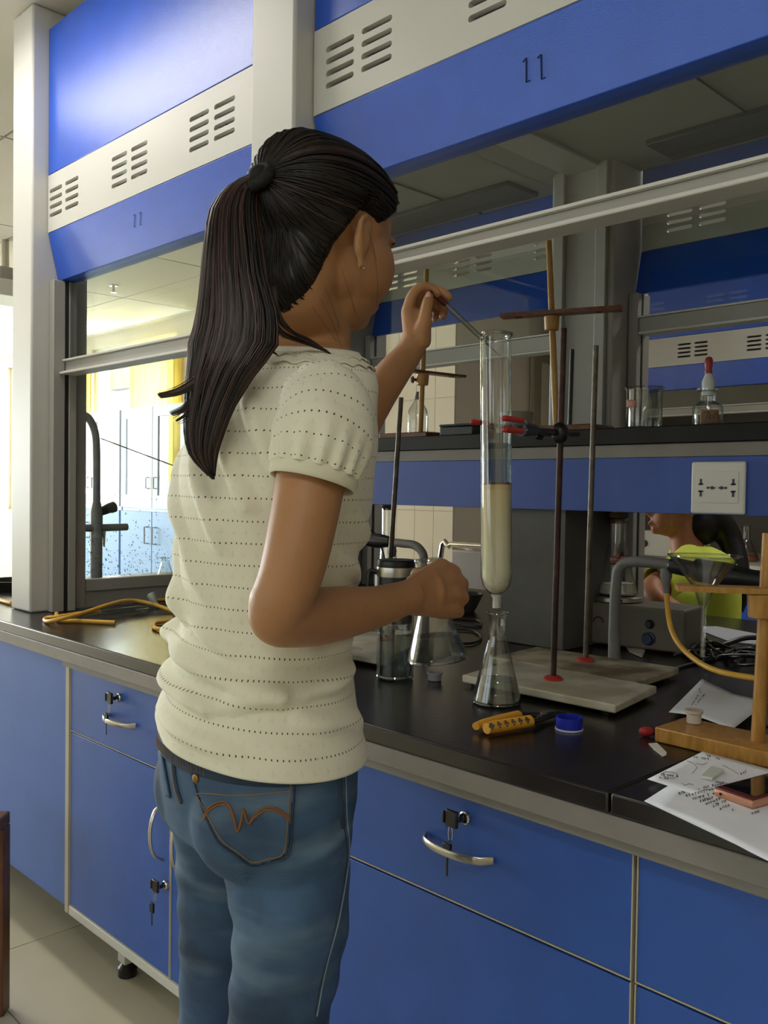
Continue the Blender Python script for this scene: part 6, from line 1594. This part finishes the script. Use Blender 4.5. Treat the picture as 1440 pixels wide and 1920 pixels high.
# ================================================================== SEATED PERSON ACROSS THE ISLAND
P2 = thing('person', 'seated person in lime green T-shirt with dark ponytail seen under the shelf', 'person', (at_y(1310, 1100, 3.0).x, 3.0, 0))
def p2(px_, py_, d): return pu(px_, py_, d)
D2_ = 3.12
b2 = MB()
hc = p2(1272, 945, D2_)
b2.ball(hc+ZV*.03+GR*.02, (.078, .078, .095)); b2.ball(p2(1250, 972, D2_), (.052, .055, .062)); b2.ball(p2(1231, 992, D2_), (.020, .024, .020))
b2.tube([p2(1222, 945, D2_), p2(1214, 963, D2_), p2(1222, 970, D2_)], [.008, .012, .006], 8); b2.ball(p2(1219, 981, D2_), (.010, .018, .007))
b2.tube([p2(1282, 975, D2_), p2(1284, 1005, D2_), p2(1292, 1045, D2_)], [.052, .050, .062], 18, smooth=4)
tz_ = [(.78, 1330, .135), (.86, 1330, .14), (.95, 1325, .145), (1.0, 1318, .14), (1.03, 1305, .10)]
b2.rings([[gp((x_-720)/1700*D2_, D2_, z_)+GR*(w_*.62*math.cos(a_))+GF*(w_*1.15*math.sin(a_)) for a_ in np.linspace(0, 2*PI, 33)[:-1]] for z_, x_, w_ in [(.50, 1330, .15), (.62, 1328, .14)]+tz_])
b2.tube([p2(1290, 1058, 2.98), p2(1262, 1082, 2.92), p2(1225, 1103, 2.88), p2(1235, 1125, 2.83), p2(1275, 1150, 2.80)], [.050, .045, .040, .034, .028], 16, smooth=4)
b2.tube([p2(1300, 1058, 3.28), p2(1262, 1085, 3.30), p2(1225, 1115, 3.22), p2(1190, 1112, 3.10)], [.050, .045, .036, .028], 16, smooth=4)
for s in (-1, 1):
    hp = gp((1330-720)/1700*D2_, D2_+s*.1, .53); b2.tube([hp, hp-GR*.22-ZV*.0, hp-GR*.42, hp-GR*.43-ZV*.2, hp-GR*.41-ZV*.44], [.085, .078, .06, .05, .036], 16, smooth=3)
    an = hp-GR*.41-ZV*.44; b2.tube([an, an-GR*.05-ZV*.03, an-GR*.14-ZV*.04], [.034, .03, .022], 12)
for (hp_, dr_) in ((p2(1275, 1150, 2.80), (p2(1300, 1158, 2.78)-p2(1275, 1150, 2.80)).normalized()), (p2(1190, 1112, 3.10), (p2(1165, 1112, 3.02)-p2(1190, 1112, 3.10)).normalized())):
    b2.ball(hp_+dr_*.04, (.028, .028, .018))
    sd_ = dr_.cross(ZV).normalized()
    for k_ in range(4): q0 = hp_+dr_*.06+sd_*(-.021+.014*k_); b2.tube([q0-dr_*.02, q0+dr_*.02, q0+dr_*.045-ZV*.012], [.009, .008, .0055], 8, smooth=3)
    q0 = hp_+dr_*.02+sd_*.026; b2.tube([q0, q0+dr_*.03+sd_*.014, q0+dr_*.05+sd_*.014], [.010, .009, .006], 8, smooth=3)
s2 = remesh(b2, 'body', mat('skin_warm', '#b67a55', .5, var=.05, vscale=30), P2, .008, 3, .5)
bvp2 = bvh_of(s2)
LIME = mat('lime_cloth', '#d3df52', .85, var=.06, vscale=14, bump=.2, bscale=60)
m_ = MB()
sh_t = [(.62, 1328, .146), (.74, 1329, .144), (.86, 1330, .147), (.95, 1325, .152), (1.0, 1316, .146), (1.025, 1306, .110), (1.04, 1298, .078)]
m_.rings([[gp((x_-720)/1700*D2_, D2_, z_)+GR*(w_*.66*math.cos(a_)+.003*math.sin(5*a_+z_*30))+GF*(w_*1.18*math.sin(a_)) for a_ in np.linspace(0, 2*PI, 49)[:-1]] for z_, x_, w_ in sh_t], cap=False)
shirt = m_.build('t_shirt', LIME, P2, smooth=180, fix=False); q = shirt.modifiers.new('sub', 'SUBSURF'); q.levels = 1; q.render_levels = 1; q = shirt.modifiers.new('s', 'SOLIDIFY'); q.thickness = .003; q.offset = 1
for pts, r_ in (([p2(1298, 1052, 3.02), p2(1270, 1075, 2.95), p2(1232, 1096, 2.895)], [.060, .060, .058]), ([p2(1300, 1055, 3.26), p2(1268, 1075, 3.30), p2(1238, 1100, 3.28)], [.060, .060, .058])):
    P_, R_ = resample([Vector(p) for p in pts], r_, 6); a1 = MB(); a1.tube(P_, R_, 24, cap=False); o = a1.build('sleeve', LIME, shirt, smooth=180, fix=False); q = o.modifiers.new('s', 'SOLIDIFY'); q.thickness = .003
h2 = MB()
h2.ball(hc+ZV*.045+GR*.045, (.088, .092, .098), 24, 14); h2.ball(p2(1318, 985, D2_), (.055, .075, .07), 20, 12)
h2.tube([p2(1330, 960, D2_), p2(1352, 985, D2_), p2(1370, 1015, D2_-.01), p2(1385, 1060, D2_-.05), p2(1392, 1110, D2_-.08), p2(1390, 1150, D2_-.08)], [.05, .048, .042, .034, .024, .006], 18, smooth=5)
o = remesh(h2, 'hair', HAIR, P2, .008, 2, .5)
tr = MB()
for s in (-1, 1):
    hp = gp((1330-720)/1700*D2_, D2_+s*.1, .53); tr.tube([hp+GR*.03, hp-GR*.22, hp-GR*.42, hp-GR*.435-ZV*.2, hp-GR*.415-ZV*.42], [.098, .088, .069, .058, .048], 18, smooth=3)
tr.rings([[gp((1330-720)/1700*D2_, D2_, z_)+GR*(w_*.70*math.cos(a_))+GF*(w_*1.2*math.sin(a_)) for a_ in np.linspace(0, 2*PI, 33)[:-1]] for z_, w_ in ((.47, .12), (.52, .15), (.62, .150), (.66, .148))])
remesh(tr, 'trousers', mat('dark_trousers', '#2a2f3a', .85, var=.1), P2, .010, 2, .5)
q = gp((1330-720)/1700*D2_, D2_, 0)
t = thing('lab_stool', 'round stool under the seated person, hidden behind the bench', 'stool', q)
MB().lathe([(.001, .382), (.15, .382), (.16, .392), (.16, .412), (.15, .420), (.001, .420)], q, 28).build('seat', WS, t)
for k_ in range(4):
    a_ = PI/4+k_*PI/2; MB().cyl(q+Vector((.11*math.cos(a_), .11*math.sin(a_), .3815)), q+Vector((.15*math.cos(a_), .15*math.sin(a_), .001)), .012, n=12).build('leg', CHROME, t)
